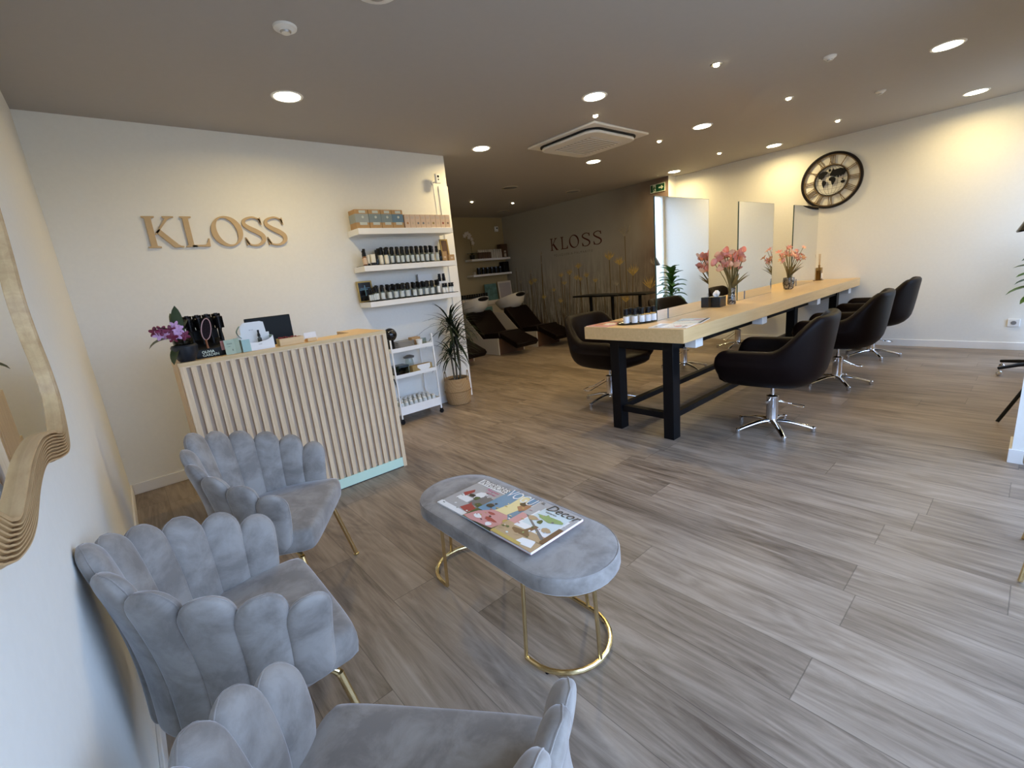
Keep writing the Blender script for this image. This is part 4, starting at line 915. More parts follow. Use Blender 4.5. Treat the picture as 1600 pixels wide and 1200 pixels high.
sg = thing('price_sign', 'white price sign with a dark edge behind the lowest shelf bottles', 'sign', (2.62, 4.385, 1.2455+.0065)); MB().add(box(-.085, .085, 0, .004, .0, .215)).build('card', 'paper', sg, smooth=0); MB().add(box(-.095, -.085, -.002, .006, 0, .22)).build('edge', 'tin', sg, smooth=0)
fr = thing('framed_sign', 'gold framed dark sign with blue print at the start of the lowest shelf', 'picture', (1.925, 4.37, 1.2455)); fr.rotation_euler = (-.08, 0, 0)
MB().add(ringprism([(-.078, 0), (.078, 0), (.078, .205), (-.078, .205)], [(-.064, .014), (.064, .014), (.064, .191), (-.064, .191)], -.012, 0), 0, RX(PI/2)).build('frame', 'gold_frame', fr, smooth=0)
MB().add(box(-.065, .065, .002, .006, .013, .192)).build('panel', 'black_gloss', fr, smooth=0)
MB().add(box(-.055, .055, -.0005, .002, .12, .126)).add(box(-.045, .05, -.0005, .002, .135, .139)).add(box(-.004, .004, -.0005, .002, .06, .165)).build('print', mat('blue_print', (.12, .28, .42)), fr, smooth=0)

# ------------------------------------------------------------------ trolley
t = thing('shelf_trolley', 'white three tier metal trolley on casters beside the counter', 'trolley', (0, 0, 0))
TX0, TX1, TY0, TY1 = 1.965, 2.43, 4.10, 4.38
for x in (TX0, TX1):
    for y in (TY0, TY1): MB().add(box(x-.007, x+.007, y-.007, y+.007, .055, .865 if y == TY0 else .84)).build('post', 'white_gloss', t, bevel=.002)
def tray(z, lip, zb):
    b = MB().add(box(TX0+.007, TX1-.007, TY0, TY1, z, z+.004))
    b.add(box(TX0+.007, TX1-.007, TY0-.005, TY0, zb, lip)).add(box(TX0+.007, TX1-.007, TY1, TY1+.005, zb, lip)).add(box(TX0-.004, TX0+.001, TY0+.007, TY1-.007, zb, lip)).add(box(TX1-.001, TX1+.004, TY0+.007, TY1-.007, zb, lip))
    return b.build('tray', 'white_gloss', t, smooth=0)
tray(.735, .775, .735); tray(.475, .510, .475); tray(.135, .182, .095)
for x in (TX0, TX1):
    for y in (TY0, TY1):
        c = MB().add(lathe([(0, -.009), (.022, -.009), (.024, 0), (.022, .009), (0, .009)], 18), 0, T(x, y, .0245) @ RX(PI/2)).add(box(x-.012, x+.012, y-.014, y+.014, .035, .056)).build('caster', 'black', t)
cm = thing('coffee_machine', 'black capsule coffee machine with a round head on the trolley', 'coffee machine', (2.015, 4.20, .7395))
MB().add(lathe([(0, 0), (.045, 0), (.048, .012), (.035, .02), (.032, .12), (.036, .15), (0, .15)], 24)).build('column', 'black_gloss', cm)
MB().add(ell(.066, .066, .066, 28, 16), 0, T(.0, -.015, .170)).build('head', 'black_gloss', cm)
MB().add(tube([(.034*math.cos(a), -.066, .200 + .013*math.sin(a)) for a in [2*PI*i/20 for i in range(20)]], .002, 6, closed=True)).build('chrome_ring', 'chrome', cm)
MB().add(box(-.012, .012, -.083, -.078, .158, .163)).build('chrome_badge', 'chrome', cm)
bk = thing('wire_basket', 'ribbed grey metal basket on the top tier of the trolley', 'basket', (2.165, 4.22, .7395))
b = MB()
for i in range(8): b.add(tube([(x, y, .006 + i*.0105) for x, y in [(px_*1.0, py_*.62) for px_, py_ in rsq(.092 + .001*i, .03, 4)]], .0042, 6, closed=True))
b.add(prism([(x, y*.62) for x, y in rsq(.09, .03, 4)], .002, .006)); b.build('body', 'tin', bk)
cp = thing('copper_tin', 'copper brown box at the back of the top tier', 'box', (2.31, 4.25, .7395)); MB().add(box(-.05, .05, -.04, .04, 0, .10)).build('body', 'kraft', cp, bevel=.003)
cu_ = thing('white_cup', 'white paper cup in front of the copper box', 'cup', (2.315, 4.165, .7395)); MB().add(lathe([(0, 0), (.024, 0), (.034, .075), (.036, .078), (.033, .078), (.023, .004), (0, .004)], 20)).build('cup', 'paper', cu_)
gj = thing('glass_jar', 'glass jar at the end of the top trolley tier', 'jar', (2.385, 4.2, .7395)); MB().add(lathe([(0, 0), (.03, 0), (.03, .08), (.028, .08), (.028, .004), (0, .004)], 18)).build('jar', 'glass_grey', gj)
Z5 = .4795
kt = thing('capsule_box', 'dark glass capsule box with a navy lid on the middle tier', 'box', (2.06, 4.225, Z5)); MB().add(box(-.075, .09, -.06, .06, 0, .085)).build('body', 'glass_dark', kt, bevel=.003); MB().add(box(-.08, .095, -.065, .065, .085, .105)).build('lid', mat('navy_lid', (.03, .05, .07), rough=.3), kt, bevel=.003)
b = MB()
for i in range(30): b.add(lathe([(0, 0), (.012, 0), (.015, .02), (0, .022)], 8), i % 3, T(2.045 + random.uniform(-.06, .075) - 2.045, random.uniform(-.045, .045), .003 + (i % 3)*.022))
o = b.build('capsules', ['amber', 'brass_dark', 'black'], kt); o['kind'] = 'stuff'
pp = thing('potted_sprig', 'small dark sprig in a black cup at the counter end of the trolley', 'plant', (2.005, 4.128, Z5+.0)); MB().add(lathe([(0, 0), (.02, 0), (.024, .05), (0, .05)], 14)).build('cup', 'black', pp)
b = MB()
for i in range(16): b.add(leaf(.075, .010, random.uniform(1.1, 1.5), .5, random.uniform(0, 2*PI), (0, 0, .05), 4, .1))
b.build('leaves', 'dark_leaf', pp)
cf = thing('glass_carafe', 'clear glass carafe with a dark wide lid on the middle tier', 'carafe', (2.235, 4.29, Z5)); MB().add(lathe([(0, 0), (.045, 0), (.052, .03), (.038, .13), (.036, .15)], 24)).build('body', 'glass_grey', cf); MB().add(lathe([(0, .15), (.055, .15), (.058, .165), (.02, .18), (0, .18)], 24)).build('lid', mat('grey_lid', (.16, .15, .14), rough=.4), cf)
tbx = thing('tea_box', 'yellow wood tea box with a white label on the middle tier', 'box', (2.275, 4.15, Z5)); MB().add(box(-.105, .125, -.035, .035, 0, .085)).build('body', mat('tea_wood', (.36, .25, .09), rough=.5, var=.1), tbx, bevel=.003)
v, f = prism([(-.05, .085), (.10, .085), (.10, .045), (.06, .015), (.0, .015), (-.05, .06)], -.0365, -.035); MB().add(([(x, z, y) for x, y, z in v], f)).build('label', 'paper', tbx, smooth=0)
cup = thing('small_cup', 'upturned small white glass in the packed bottom tier of the trolley', 'cup', (0, 0, 0), 0, 'upturned white glasses on the bottom tier')
MB().add(lathe([(.024, 0), (.0225, .045), (.017, .074), (.013, .077), (0, .077)], 14)).build('cup', 'label', cup); MB().add(lathe([(0, .06), (.0175, .06), (.0175, .0755), (.012, .0785), (0, .0785)], 12)).build('base', 'paper', cup)
cup.location = (1.998, 4.128, .1395)
for j in range(5):
    for i in range(8):
        lb = 'upturned glass of the bottom tier, %s row, %s from the counter' % (['front', 'second', 'third', 'fourth', 'rear'][j], ORD[i])
        if i or j: dup(cup, (1.996 + i*.0535 + .02*(j % 2), 4.128 + j*.054, .1395), 0, lb)
        else: cup['label'] = lb
cb = MB().add(tube([(p.x - 2.015, p.y - 4.20, p.z - .7395) for p in crom([(2.03, 4.26, .76), (2.03, 4.40, .75), (2.035, 4.418, .62), (2.05, 4.42, .50), (2.10, 4.42, .38), (2.14, 4.42, .10)], 6)], .005, 6)).build('power_cord', 'black', cm)
# ------------------------------------------------------------------ tall plant in a seagrass basket
t = thing('basket_planter', 'woven seagrass basket standing at the end of the shelf wall', 'basket', (2.775, 4.262, 0))
pr = [(0, .0), (.118, .0), (.130, .01), (.142, .06), (.145, .12), (.152, .15), (.144, .155), (.146, .20), (.140, .262), (.134, .298), (.128, .300), (.124, .29), (.128, .25), (0, .25)]
MB().add(lathe(pr, 40)).build('basket_body', 'wicker', t)
MB().add(tube([(.145*math.cos(a), .145*math.sin(a), .152) for a in [2*PI*i/40 for i in range(40)]], .006, 6, closed=True)).build('fold_seam', mat('seagrass_shadow_seam', (.20, .12, .05), rough=.9), t)
for a in (2.35, -.79):
    c_, s_ = math.cos(a), math.sin(a); p = [(.13*c_ + s_*k, .13*s_ - c_*k, z) for k, z in ((-.05, .27), (-.045, .33), (-.02, .37), (.02, .37), (.045, .33), (.05, .27))]
    MB().add(tube(crom(p, 5), .0045, 6)).build('handle', mat('rope_handle', (.22, .15, .08), rough=.9), t)
pt = thing('dragon_tree', 'tall dark spiky dragon tree growing out of the seagrass basket', 'plant', (2.775, 4.262, .252))
MB().add(cyl(.112, 0, .02, 28)).build('soil', 'soil', pt)
heads = [((.0, -.01), .66, 1.0, 80), ((.055, .0), .44, .85, 60), ((-.055, -.03), .33, .8, 56), ((.03, -.04), .56, .85, 50)]
for (hx, hy), hz, s, n in heads:
    MB().add(tube(crom([(hx*.8, hy, .01), (hx*1.1 + .01, hy, hz*.5), (hx, hy, hz)], 5), .010, 8)).build('trunk', 'bark', pt)
    b = MB()
    for i in range(n):
        up = 1.35 - 1.5*(i/n); L_ = random.uniform(.30, .44)*s; az = i*2.4 + random.uniform(-.3, .3)
        if math.sin(az) > .25: L_ *= .38
        b.add(leaf(L_, .0175, up, random.uniform(.7, 1.5), az, (hx, hy, hz - .05*(i/n)), 7, .12))
    b.build('leaf_crown', 'dark_leaf', pt, smooth=60)

# ------------------------------------------------------------------ long styling table
t = thing('styling_table', 'long oak topped styling table on black steel legs', 'table', (0, 0, 0))
MB().add(box(2.905, XC-.013, 1.575, 2.45, .79, .89)).build('table_top', 'oak_top', t, bevel=.0015)
for x in (3.04, 5.60, 7.15):
    for y in ((1.735,) if x == 5.60 else (1.735, 2.215)): MB().add(box(x, x+.10, y, y+.085, 0, .79)).build('leg', 'black_steel', t, bevel=.002)
    MB().add(box(x, x+.10, 1.82, 2.215, .705, .789)).build('cross_beam', 'black_steel', t, bevel=.002)
    if x != 5.60: MB().add(box(x+.02, x+.08, 1.82, 2.215, .155, .205)).build('cross_rail', 'black_steel', t, bevel=.002)
for a, c_ in ((3.14, 5.60), (5.70, 7.15)):
    for y in (1.75, 2.23): MB().add(box(a, c_ + (.10 if y > 2 and c_ < 6 else 0), y, y+.05, .16, .205)).build('foot_rail', 'black_steel', t, bevel=.002)
    for y in (1.745, 2.23): MB().add(box(a, c_, y, y+.05, .70, .788)).build('top_rail', 'black_steel', t, bevel=.002)
for i, x in enumerate((3.20, 4.44, 6.0, 7.27)):
    p = thing('power_box', ['white power box under the near end of the styling table', 'white power box under the table behind the nearest barber chair', 'white power box under the table by the middle barber chair', 'white power box under the table next to the clock wall'][i], 'power box', (x, 1.682, .789), 0, 'white power boxes under the styling table')
    MB().add(box(0, .11, -.045, .045, -.085, 0)).build('housing', 'white', p, bevel=.004)
for i, (x0, x1) in enumerate(((3.30, 4.175), (4.80, 5.69), (6.32, 7.21))):
    p = thing('styling_mirror', ['frameless tall mirror on the near end of the styling table', 'frameless tall mirror in the middle of the styling table', 'frameless tall mirror nearest the wall clock on the styling table'][i], 'mirror', (x0, 2.02, .8905), 0, 'frameless mirrors on the styling table')
    w = x1 - x0
    MB().add(box(.0015, w-.0015, -.006, .006, .0015, .955)).build('mirror_glass', 'mirror', p, smooth=0)
    MB().add(box(0, .0015, -.006, .006, 0, .9565)).add(box(w-.0015, w, -.006, .006, 0, .9565)).add(box(.0015, w-.0015, -.006, .006, .955, .9565)).add(box(.0015, w-.0015, -.006, .006, 0, .0015)).build('glass_edge', 'glassedge', p, smooth=0)
    MB().add(box(.165, .169, -.012, -.006, .0, .085)).build('clip', 'tin', p, smooth=0)

# table items
tr = thing('bottle_tray', 'black oval tray holding small bottles on the near table end', 'tray', (3.17, 2.12, .8905), -.55)
MB().add(lathe([(0, 0), (.13, 0), (.15, .012), (.146, .014), (.128, .004), (0, .004)], 32), 0, S3(1.12, .62, 1)).build('dish', 'black_gloss', tr)
q = bottle_proto('spray_bottle', 'small white labelled bottle with black top on the oval table tray', 'small bottles on the oval tray', 'glass_grey', 'paper', 'black', .0235, .075, .045, loc=(3.075, 2.155, .895))
q['label'] = 'small bottle at the end of the oval tray nearest the pink magazines'
for i, (x, y) in enumerate(((3.11, 2.10), (3.165, 2.07), (3.215, 2.045), (3.145, 2.165), (3.20, 2.13), (3.27, 2.03))): dup(q, (x, y, .895), random.uniform(0, 3), ['second small bottle in the front row of the oval tray', 'third small bottle in the front row of the oval tray', 'fourth small bottle in the front row of the oval tray', 'small bottle behind the second one on the oval tray', 'small bottle behind the third one on the oval tray', 'small bottle at the mirror end of the oval tray'][i])
def tmag(loc, rz, lb, base, shapes, texts=(), z=.004): return magazine(lb, loc, rz, .21, .28, base, shapes, list(texts), z, 'magazines lying on the styling table')
g1 = [('wht', blob(.5, .5, .3, .2)), ('grey', rct(.1, .7, .9, .9)), ('rose', blob(.3, .3, .15, .1)), ('dgrey', rct(.1, .1, .5, .16))]
tmag((3.045, 1.735, .8905), .12, 'white and grey magazine by the front corner of the styling table', 'wht', g1)
tmag((3.305, 1.73, .8905), -1.35, 'open magazine with dark edge lying towards the nearest barber chair', 'ice', [('wht', blob(.5, .5, .4, .3)), ('dgrey', rct(0, .45, 1, .52)), ('rose', blob(.7, .75, .2, .1)), ('blk', rct(.9, 0, 1, 1))])
tmag((3.06, 2.335, .8905), 1.5, 'pink covered magazine behind the bottle tray', 'rose', [('wht', blob(.4, .5, .3, .2)), ('brn', rct(.0, .0, 1, .12)), ('skin', blob(.7, .6, .15, .2))])
tmag((3.37, 2.335, .8905), 1.62, 'brown and cream magazine beside the pink one on the table', 'tan', [('wht', blob(.5, .5, .3, .3)), ('brn', rct(.1, .1, .9, .25))])
tb = thing('tissue_box', 'black cube tissue box with a white tissue sticking out', 'tissue box', (4.275, 1.985, .8905))
MB().add(cbox(.125, .125, .095)).build('box_body', 'black_gloss', tb, bevel=.004)
v, f = grid(lambda u, w: ((.018 + .018*math.sin(PI*w))*math.cos(2*PI*u)*(1 + .35*math.sin(6*PI*u + 3*w)), (.014 + .016*math.sin(PI*w))*math.sin(2*PI*u)*(1 + .3*math.cos(4*PI*u)), .09 + .062*w), 24, 8, True)
v = [(x*(1 if z < .14 else .6), y, z) for x, y, z in v]; f.append(tuple(i*8 + 7 for i in range(24))); MB().add((v, f)).build('tissue', 'paper', tb, smooth=60)
def bouquet(vase_fn, name, label, vlabel, loc, n, spread, hgt, lean, style):
    vs = thing('flower_vase', vlabel, 'vase', loc); vase_fn(vs)
    t = thing(name, label, 'flowers', loc)
    b = MB(); heads = []
    for i in range(n):
        a = i*2.4 + .3; r = spread*math.sqrt((i + .6)/n); zz = hgt*random.uniform(.70, 1.0) - r*.25
        tip = Vector((lean + r*math.cos(a), min(r*math.sin(a)*.5, .05 - 0), zz)); 
        base = Vector((random.uniform(-.012, .012), random.uniform(-.012, .012), .01))
        mid = Vector((tip.x*.35, tip.y*.3, zz*.55)); b.add(tube(crom([base, mid, tip], 5), .0028, 5)); heads.append(tip)
    b.build('stems', 'stem', t)
    b = MB()
    for i in range(9):
        a = i*.75 + .2; L_ = random.uniform(.16, .24)
        xf = None; b.add(leaf(L_, .028, random.uniform(.75, 1.1), .3, a if math.sin(a) < .3 else -a, (0, 0, .13), 6, .2))
    b.build('foliage', 'stem', t, smooth=60)
    for i, p in enumerate(heads):
        fb = MB(); s = random.uniform(.6, .9)
        xf = T(*p) @ RZ(random.uniform(0, 6.28)) @ RX(random.uniform(.3, 1.3)) @ S3(s, s, s)
        if style == 0:
            fb.add(grid(lambda u, w: (.042*w*math.cos(2*PI*u)*(1 - .2*math.sin(2*PI*u)), .05*w*math.sin(2*PI*u) + .01*w, .034*w*w + .012*math.sin(4*PI*u)*w), 18, 6, True), 0, xf)
            fb.add(tube([(0, 0, 0), (0, .003, .02), (0, .006, .042)], [.004, .005, .003], 7), 1, xf)
        else:
            for k in range(6):
                fb.add(leaf(.065, .022, .9, 1.1, k*PI/3, (0, 0, 0), 5, .2), 0, xf)
            fb.add(ell(.008, .008, .012, 8, 6), 1, xf @ T(0, 0, .01))
        fb.build('blossom', ['pink' if i % 3 else 'pink2', 'pink2'], t, smooth=60)
def vase1(p): MB().add(lathe([(0, 0), (.036, 0), (.040, .01), (.036, .06), (.030, .11), (.036, .155), (.033, .155), (.027, .11), (.033, .02), (0, .008)], 28)).build('vase_body', 'mosaic', p)
def vase2(p): MB().add(lathe([(0, 0), (.035, 0), (.050, .012), (.062, .07), (.058, .135), (.054, .135), (.056, .07), (.045, .016), (0, .01)], 28)).build('vase_body', 'mosaic', p)
bouquet(vase1, 'flower_bouquet', 'full bouquet of pink anthurium blooms in the slim mosaic vase', 'slim silver mosaic glass vase beside the tissue box', (4.48, 1.935, .8905), 40, .21, .52, -.07, 0)
bouquet(vase2, 'flower_bouquet', 'loose bouquet of dusky pink lilies in the round mosaic vase', 'rounded dark mosaic glass vase between the far mirrors', (6.02, 1.945, .8905), 20, .27, .52, .0, 1)
rd = thing('reed_diffuser', 'olive brown reed diffuser bottle at the wall end of the table', 'diffuser', (7.36, 2.01, .8905+.0065))
MB().add(box(-.034, .034, -.034, .034, 0, .165)).build('bottle_body', 'glass_brown', rd, bevel=.006); MB().add(box(-.026, .026, -.026, .026, .005, .13)).build('liquid', mat('amber_liquid', (.28, .19, .07), rough=.3), rd, smooth=0)
MB().add(cyl(.013, .165, .20, 14)).build('neck', 'glass_brown', rd); MB().add(box(-.028, .028, -.0355, -.034, .02, .09)).build('label', 'label_cream', rd, smooth=0)
b = MB()
for a in (-.28, -.15, -.03, .1, .22, .34): b.add(tube([(-a*.03, 0, .05), (a*.22, a*.1, .345)], .0017, 5))
b.build('reeds', 'oak_letter', rd)
ds = thing('diffuser_tray', 'small dark square coaster under the reed diffuser', 'tray', (7.36, 2.01, .8905)); MB().add(box(-.05, .05, -.045, .045, 0, .006)).build('plate', 'tabled', ds)

# ------------------------------------------------------------------ barber chairs
def salon_chair(label):
    t = thing('barber_chair', label, 'chair', (0, 0, 0), 0, 'dark brown hydraulic salon chairs around the table')
    plan = crom([(.275, .335, 0), (.30, .20, 0), (.315, .0, 0), (.285, -.18, 0), (.17, -.275, 0), (0, -.298, 0), (-.17, -.275, 0), (-.285, -.18, 0), (-.315, 0, 0), (-.30, .20, 0), (-.275, .335, 0)], 6)
    n = len(plan); rows = []
    for i, p in enumerate(plan):
        d = (plan[min(i+1, n-1)] - plan[max(i-1, 0)]).normalized(); nr = Vector((-d.y, d.x, 0)); nr = nr if nr.dot(Vector((p.x, p.y - .05, 0))) > 0 else -nr
        u = abs(i/(n-1) - .5)*2          # 0 back .. 1 arm end
        k = max(0, min(1, (.56 - u)/.32)); k = k*k*(3-2*k)
        zt = .672 + .235*k; lean = .015 + .048*k; th = .040 + .014*(1-k)
        e = max(0, (u - .84)/.16); hs = math.sqrt(max(0.02, 1 - e**2.2)); zc = .545; 
        sec = [(th+.010 + 0*lean, .56), (th*.9 + lean*.75, zt-.10), (th*.7 + lean, zt-.018), (lean, zt), (-th*.8 + lean, zt-.015), (-th + lean*.8, zt-.09), (-th-.005, .56), (-th-.02, .46), (-.13, .40), (-.115, .385), (-.045, .405), (.018, .46)]
        sec = crom([(a, z, 0) for a, z in sec], 2, True)
        row = []
        for s in sec:
            z = zc + (s.y - zc)*hs if e > 0 else s.y; a = s.x*(hs**.5 if e > 0 else 1)
            row.append(p + nr*a + Vector((0, 0, z)))
        rows.append(row)
    K = len(rows[0]); v = [q for r in rows for q in r]
    f = [(i*K+j, (i+1)*K+j, (i+1)*K+(j+1) % K, i*K+(j+1) % K) for i in range(n-1) for j in range(K)]
    f += [tuple(range(K)), tuple(reversed([(n-1)*K+j for j in range(K)]))]
    MB().add((v, f)).build('shell', 'leather', t, smooth=80)
    # seat
    pl = crom([(.235, .30, 0), (.20, .335, 0), (0, .345, 0), (-.20, .335, 0), (-.235, .30, 0), (-.255, .1, 0), (-.245, -.12, 0), (-.15, -.24, 0), (0, -.26, 0), (.15, -.24, 0), (.245, -.12, 0), (.255, .1, 0)], 4, True); n2 = len(pl)
    v = []; f = []
    lay = [(.70, .392), (.86, .398), (.97, .425), (1.0, .46), (.985, .495), (.93, .512), (.6, .518), (.2, .515)]
    for s, z in lay: v += [(p.x*s, .03 + (p.y-.03)*s, z) for p in pl]
    for j in range(len(lay)-1):
        for i in range(n2): i2 = (i+1) % n2; f.append((j*n2+i, j*n2+i2, (j+1)*n2+i2, (j+1)*n2+i))
    f += [tuple(range(n2))[::-1], tuple((len(lay)-1)*n2 + i for i in range(n2))]
    MB().add((v, f)).build('seat', 'leather', t, smooth=60)
    MB().add(cyl(.013, .25, .395, 16)).build('piston', 'chrome', t)
    MB().add(lathe([(.046, .06), (.041, .075), (.041, .25), (.044, .255), (.044, .272), (.024, .280), (0, .280)], 26)).build('column', 'chrome', t)
    for k in range(5):
        a = math.radians(-6 + 72*k); d = Vector((math.cos(a), math.sin(a), 0)); pth = crom([d*.02 + Vector((0, 0, .075)), d*.10 + Vector((0, 0, .072)), d*.20 + Vector((0, 0, .050)), d*.275 + Vector((0, 0, .028))], 4)
        lg = MB().add(tube(pth, [.027 - .011*i/12 for i in range(13)], 12, flat=.6)).build('base_arm', 'chrome', t)
        MB().add(lathe([(0, 0), (.015, 0), (.017, .006), (.017, .034), (.012, .040), (0, .040)], 16), 0, T(*(d*.275))).build('glide', 'chrome', lg)
    MB().add(tube(crom([(-.02, .03, .235), (.05, -.02, .215), (.19, -.06, .165), (.235, -.085, .150), (.225, -.165, .150), (.15, -.175, .155), (.11, -.12, .175), (.02, -.045, .235)], 5), .0038, 6)).build('pump_lever', 'chrome', t)
    MB().add(cyl(.010, 0, .05, 10), 0, T(-.035, .02, .235) @ RY(-PI/2)).build('pedal_stub', 'chrome', t)
    return t
s1 = salon_chair('nearest dark brown barber chair, on the open floor side of the table'); s1.location = (3.668, 1.262, 0); s1.rotation_euler = (0, 0, math.radians(6))
dup(s1, (5.27, 1.235, 0), math.radians(4), 'middle dark brown barber chair on the window side of the table')
dup(s1, (6.74, 1.255, 0), math.radians(2), 'dark brown barber chair closest to the clock wall')
dup(s1, (3.675, 2.80, 0), math.radians(176), 'dark brown barber chair on the mural side, behind the bottle tray')
dup(s1, (5.28, 2.86, 0), math.radians(180), 'barber chair behind the middle mirror, its chrome foot showing under the table')
dup(s1, (6.85, 2.86, 0), math.radians(184), 'barber chair behind the far mirror, seen under the table')

# ------------------------------------------------------------------ wall clock
t = thing('wall_clock', 'large round black framed clock with Roman numerals and a world map', 'clock', (XC-.003, 1.972, 2.172))
# local: y -> reading direction reversed; build in (u,v) plane then map u-> -Y, v-> Z, depth -> -X
CM = Matrix(((0, 0, -1, 0), (-1, 0, 0, 0), (0, 1, 0, 0), (0, 0, 0, 1)))
def circ(r, n=64): return [(r*math.cos(2*PI*i/n), r*math.sin(2*PI*i/n)) for i in range(n)]
MB().add(ringprism(circ(.348), circ(.318), .0, .035), 0, CM).build('outer_rim', mat('black_brown_rim', (.007, .004, .004), rough=.4, spec=.25), t, bevel=.004)
MB().add(ringprism(circ(.318), circ(.306), .006, .022), 0, CM).add(ringprism(circ(.200), circ(.190), .006, .022), 0, CM).build('brass_rings', 'brass_dark', t)
MB().add(ringprism(circ(.190), circ(.181), .006, .026), 0, CM).build('inner_rim', 'black', t)
rom = ['XII', 'I', 'II', 'III', 'IIII', 'V', 'VI', 'VII', 'VIII', 'IX', 'X', 'XI']
for k, s in enumerate(rom):
    a = -2*PI*k/12; b = MB(); cw = {'I': .019, 'V': .036, 'X': .036}; tot = sum(cw[c] for c in s); x = -tot/2
    if k in (4, 5, 6, 7, 8): pass
    h0, h1 = .200, .306
    for c in s:
        w = cw[c]
        if c == 'I': b.add(box(x+w/2-.0035, x+w/2+.0035, h0, h1, .008, .016))
        else:
            def bar(xa, ya, xb, yb, wd):
                d = Vector((xb-xa, yb-ya)).normalized(); nn = Vector((-d.y, d.x))*wd/2
                b.add(prism([(xa-nn.x, ya-nn.y), (xb-nn.x, yb-nn.y), (xb+nn.x, yb+nn.y), (xa+nn.x, ya+nn.y)], .008, .016))
            if c == 'X': bar(x+.005, h1, x+w-.005, h0, .008); bar(x+.005, h0, x+w-.005, h1, .005)
            else: bar(x+.005, h1, x+w/2, h0, .008); bar(x+w-.005, h1, x+w/2, h0, .005)
        b.add(box(x+.001, x+w-.001, h1-.006, h1, .008, .016)); b.add(box(x+.001, x+w-.001, h0, h0+.006, .008, .016)); x += w
    b.build('numeral', 'brass_dark', t, smooth=0).matrix_local = CM @ RZ(a)
b = MB()
for lat in (-.75, -.45, -.15, .15, .45, .75):
    yv = lat*.185; r_ = math.sqrt(.185**2 - yv**2); b.add(tube([(r_*math.sin(-1.57 + 3.14*i/16), yv - .02*math.cos(-1.57 + 3.14*i/16), .014) for i in range(17)], .0014, 5))
for lo in (-.8, -.5, -.2, .1, .4, .7):
    b.add(tube([(lo*.185*math.cos(-1.57 + 3.14*i/16), .185*math.sin(-1.57 + 3.14*i/16), .014) for i in range(17)], .0014, 5))
o = b.build('globe_wires', 'black', t); o.matrix_local = CM
conts = [[(-.150, .075), (-.135, .110), (-.100, .125), (-.06, .120), (-.035, .105), (-.055, .085), (-.075, .070), (-.080, .050), (-.100, .040), (-.108, .022), (-.118, .038), (-.140, .045)],
         [(-.100, .010), (-.075, .008), (-.052, -.010), (-.058, -.035), (-.075, -.055), (-.082, -.085), (-.092, -.060), (-.105, -.020)],
         [(-.035, .140), (-.010, .145), (-.012, .115), (-.030, .110)],
         [(-.028, .030), (.0, .045), (.030, .038), (.050, .015), (.045, -.015), (.030, -.045), (.018, -.062), (.006, -.040), (.0, -.008), (-.025, .002)],
         [(-.022, .062), (-.015, .085), (.005, .115), (.015, .150), (.030, .125), (.060, .130), (.100, .135), (.140, .118), (.165, .095), (.150, .065), (.135, .045), (.120, .055), (.105, .025), (.092, .05), (.075, .018), (.062, .045), (.040, .040), (.020, .052), (0, .056)],
         [(.105, -.030), (.125, -.018), (.150, -.022), (.152, -.048), (.135, -.058), (.112, -.050)], [(.115, .002), (.13, .004), (.14, -.006), (.12, -.008)]]
b = MB()
for c in conts: b.add(prism(c, .012, .019))
o = b.build('world_map', 'black', t, smooth=0); o.matrix_local = CM

# ------------------------------------------------------------------ plant and stands by the window
t = thing('potted_plant', 'green broad leaved potted plant in the corner by the salon window', 'plant', (7.17, -.07, 0))
MB().add(lathe([(0, 0), (.07, 0), (.10, .28), (.105, .30), (.095, .30), (.09, .27), (0, .27)], 28)).build('pot', 'white', t); MB().add(cyl(.09, .262, .275, 24)).build('soil', 'soil', t)
b = MB().add(tube(crom([(0, 0, .27), (.02, .01, .6), (0, 0, .95)], 5), .011, 8)).add(tube(crom([(.03, -.02, .27), (.05, -.03, .55), (.04, -.02, .8)], 5), .009, 8))
b.build('canes', 'stem', t)
b = MB()
for i in range(42):
    z = .62 + .56*(i/42); az = i*2.4; up = .25 + 1.0*(i/42)
    L_ = random.uniform(.24, .34)*(1.05 - .25*i/42)
    if math.cos(az) > .6: L_ *= .8
    b.add(leaf(L_, .105, up, random.uniform(1.0, 1.7), az, (0, 0, z), 7, .18))
b.build('leaves', 'green_leaf', t, smooth=60)
t = thing('hood_dryer', 'black hood dryer on a rolling base with chrome casters', 'hair dryer', (6.29, -.075, 0))
for k in range(5):
    a = math.radians(54 + 72*k); d = Vector((math.cos(a), math.sin(a), 0))
    lg = MB().add(tube([d*.02 + Vector((0, 0, .11)), d*.15 + Vector((0, 0, .10)), d*.30 + Vector((0, 0, .075))], [.022, .018, .014], 10)).build('base_arm', 'black', t)
    MB().add(ell(.026, .016, .026, 14, 10), 0, T(*(d*.29 + Vector((0, 0, .0265)))) @ RZ(a)).add(cyl(.006, .04, .08, 8), 0, T(*(d*.29))).build('caster', 'chrome', lg)
MB().add(cyl(.016, .10, 1.35, 14)).build('pole', 'chrome', t)
MB().add(lathe([(.20, 0), (.205, .015), (.15, .09), (.09, .17), (.04, .22), (0, .23), (0, .22), (.08, .16), (.14, .08), (.19, .01), (.19, 0)], 28), 0, T(.05, .10, 1.32) @ RX(-.15) @ S3(.85, .85, .9)).build('hood', 'black_gloss', t)
t = thing('tripod_stand', 'black tripod stand behind the white pillar, one leg showing', 'tripod', (4.86, -.15, 0))
for az in (math.radians(138), math.radians(222), math.radians(330)):
    MB().add(tube([(0, 0, .55), ((.40 if az < 3 else .24)*math.cos(az), (.36 if az < 3 else .20)*math.sin(az), .012)], .011, 8)).build('leg', 'black', t)
MB().add(cyl(.013, .25, 1.45, 12)).build('pole', 'black', t); MB().add(cyl(.025, .50, .60, 14)).build('collar', 'black', t)

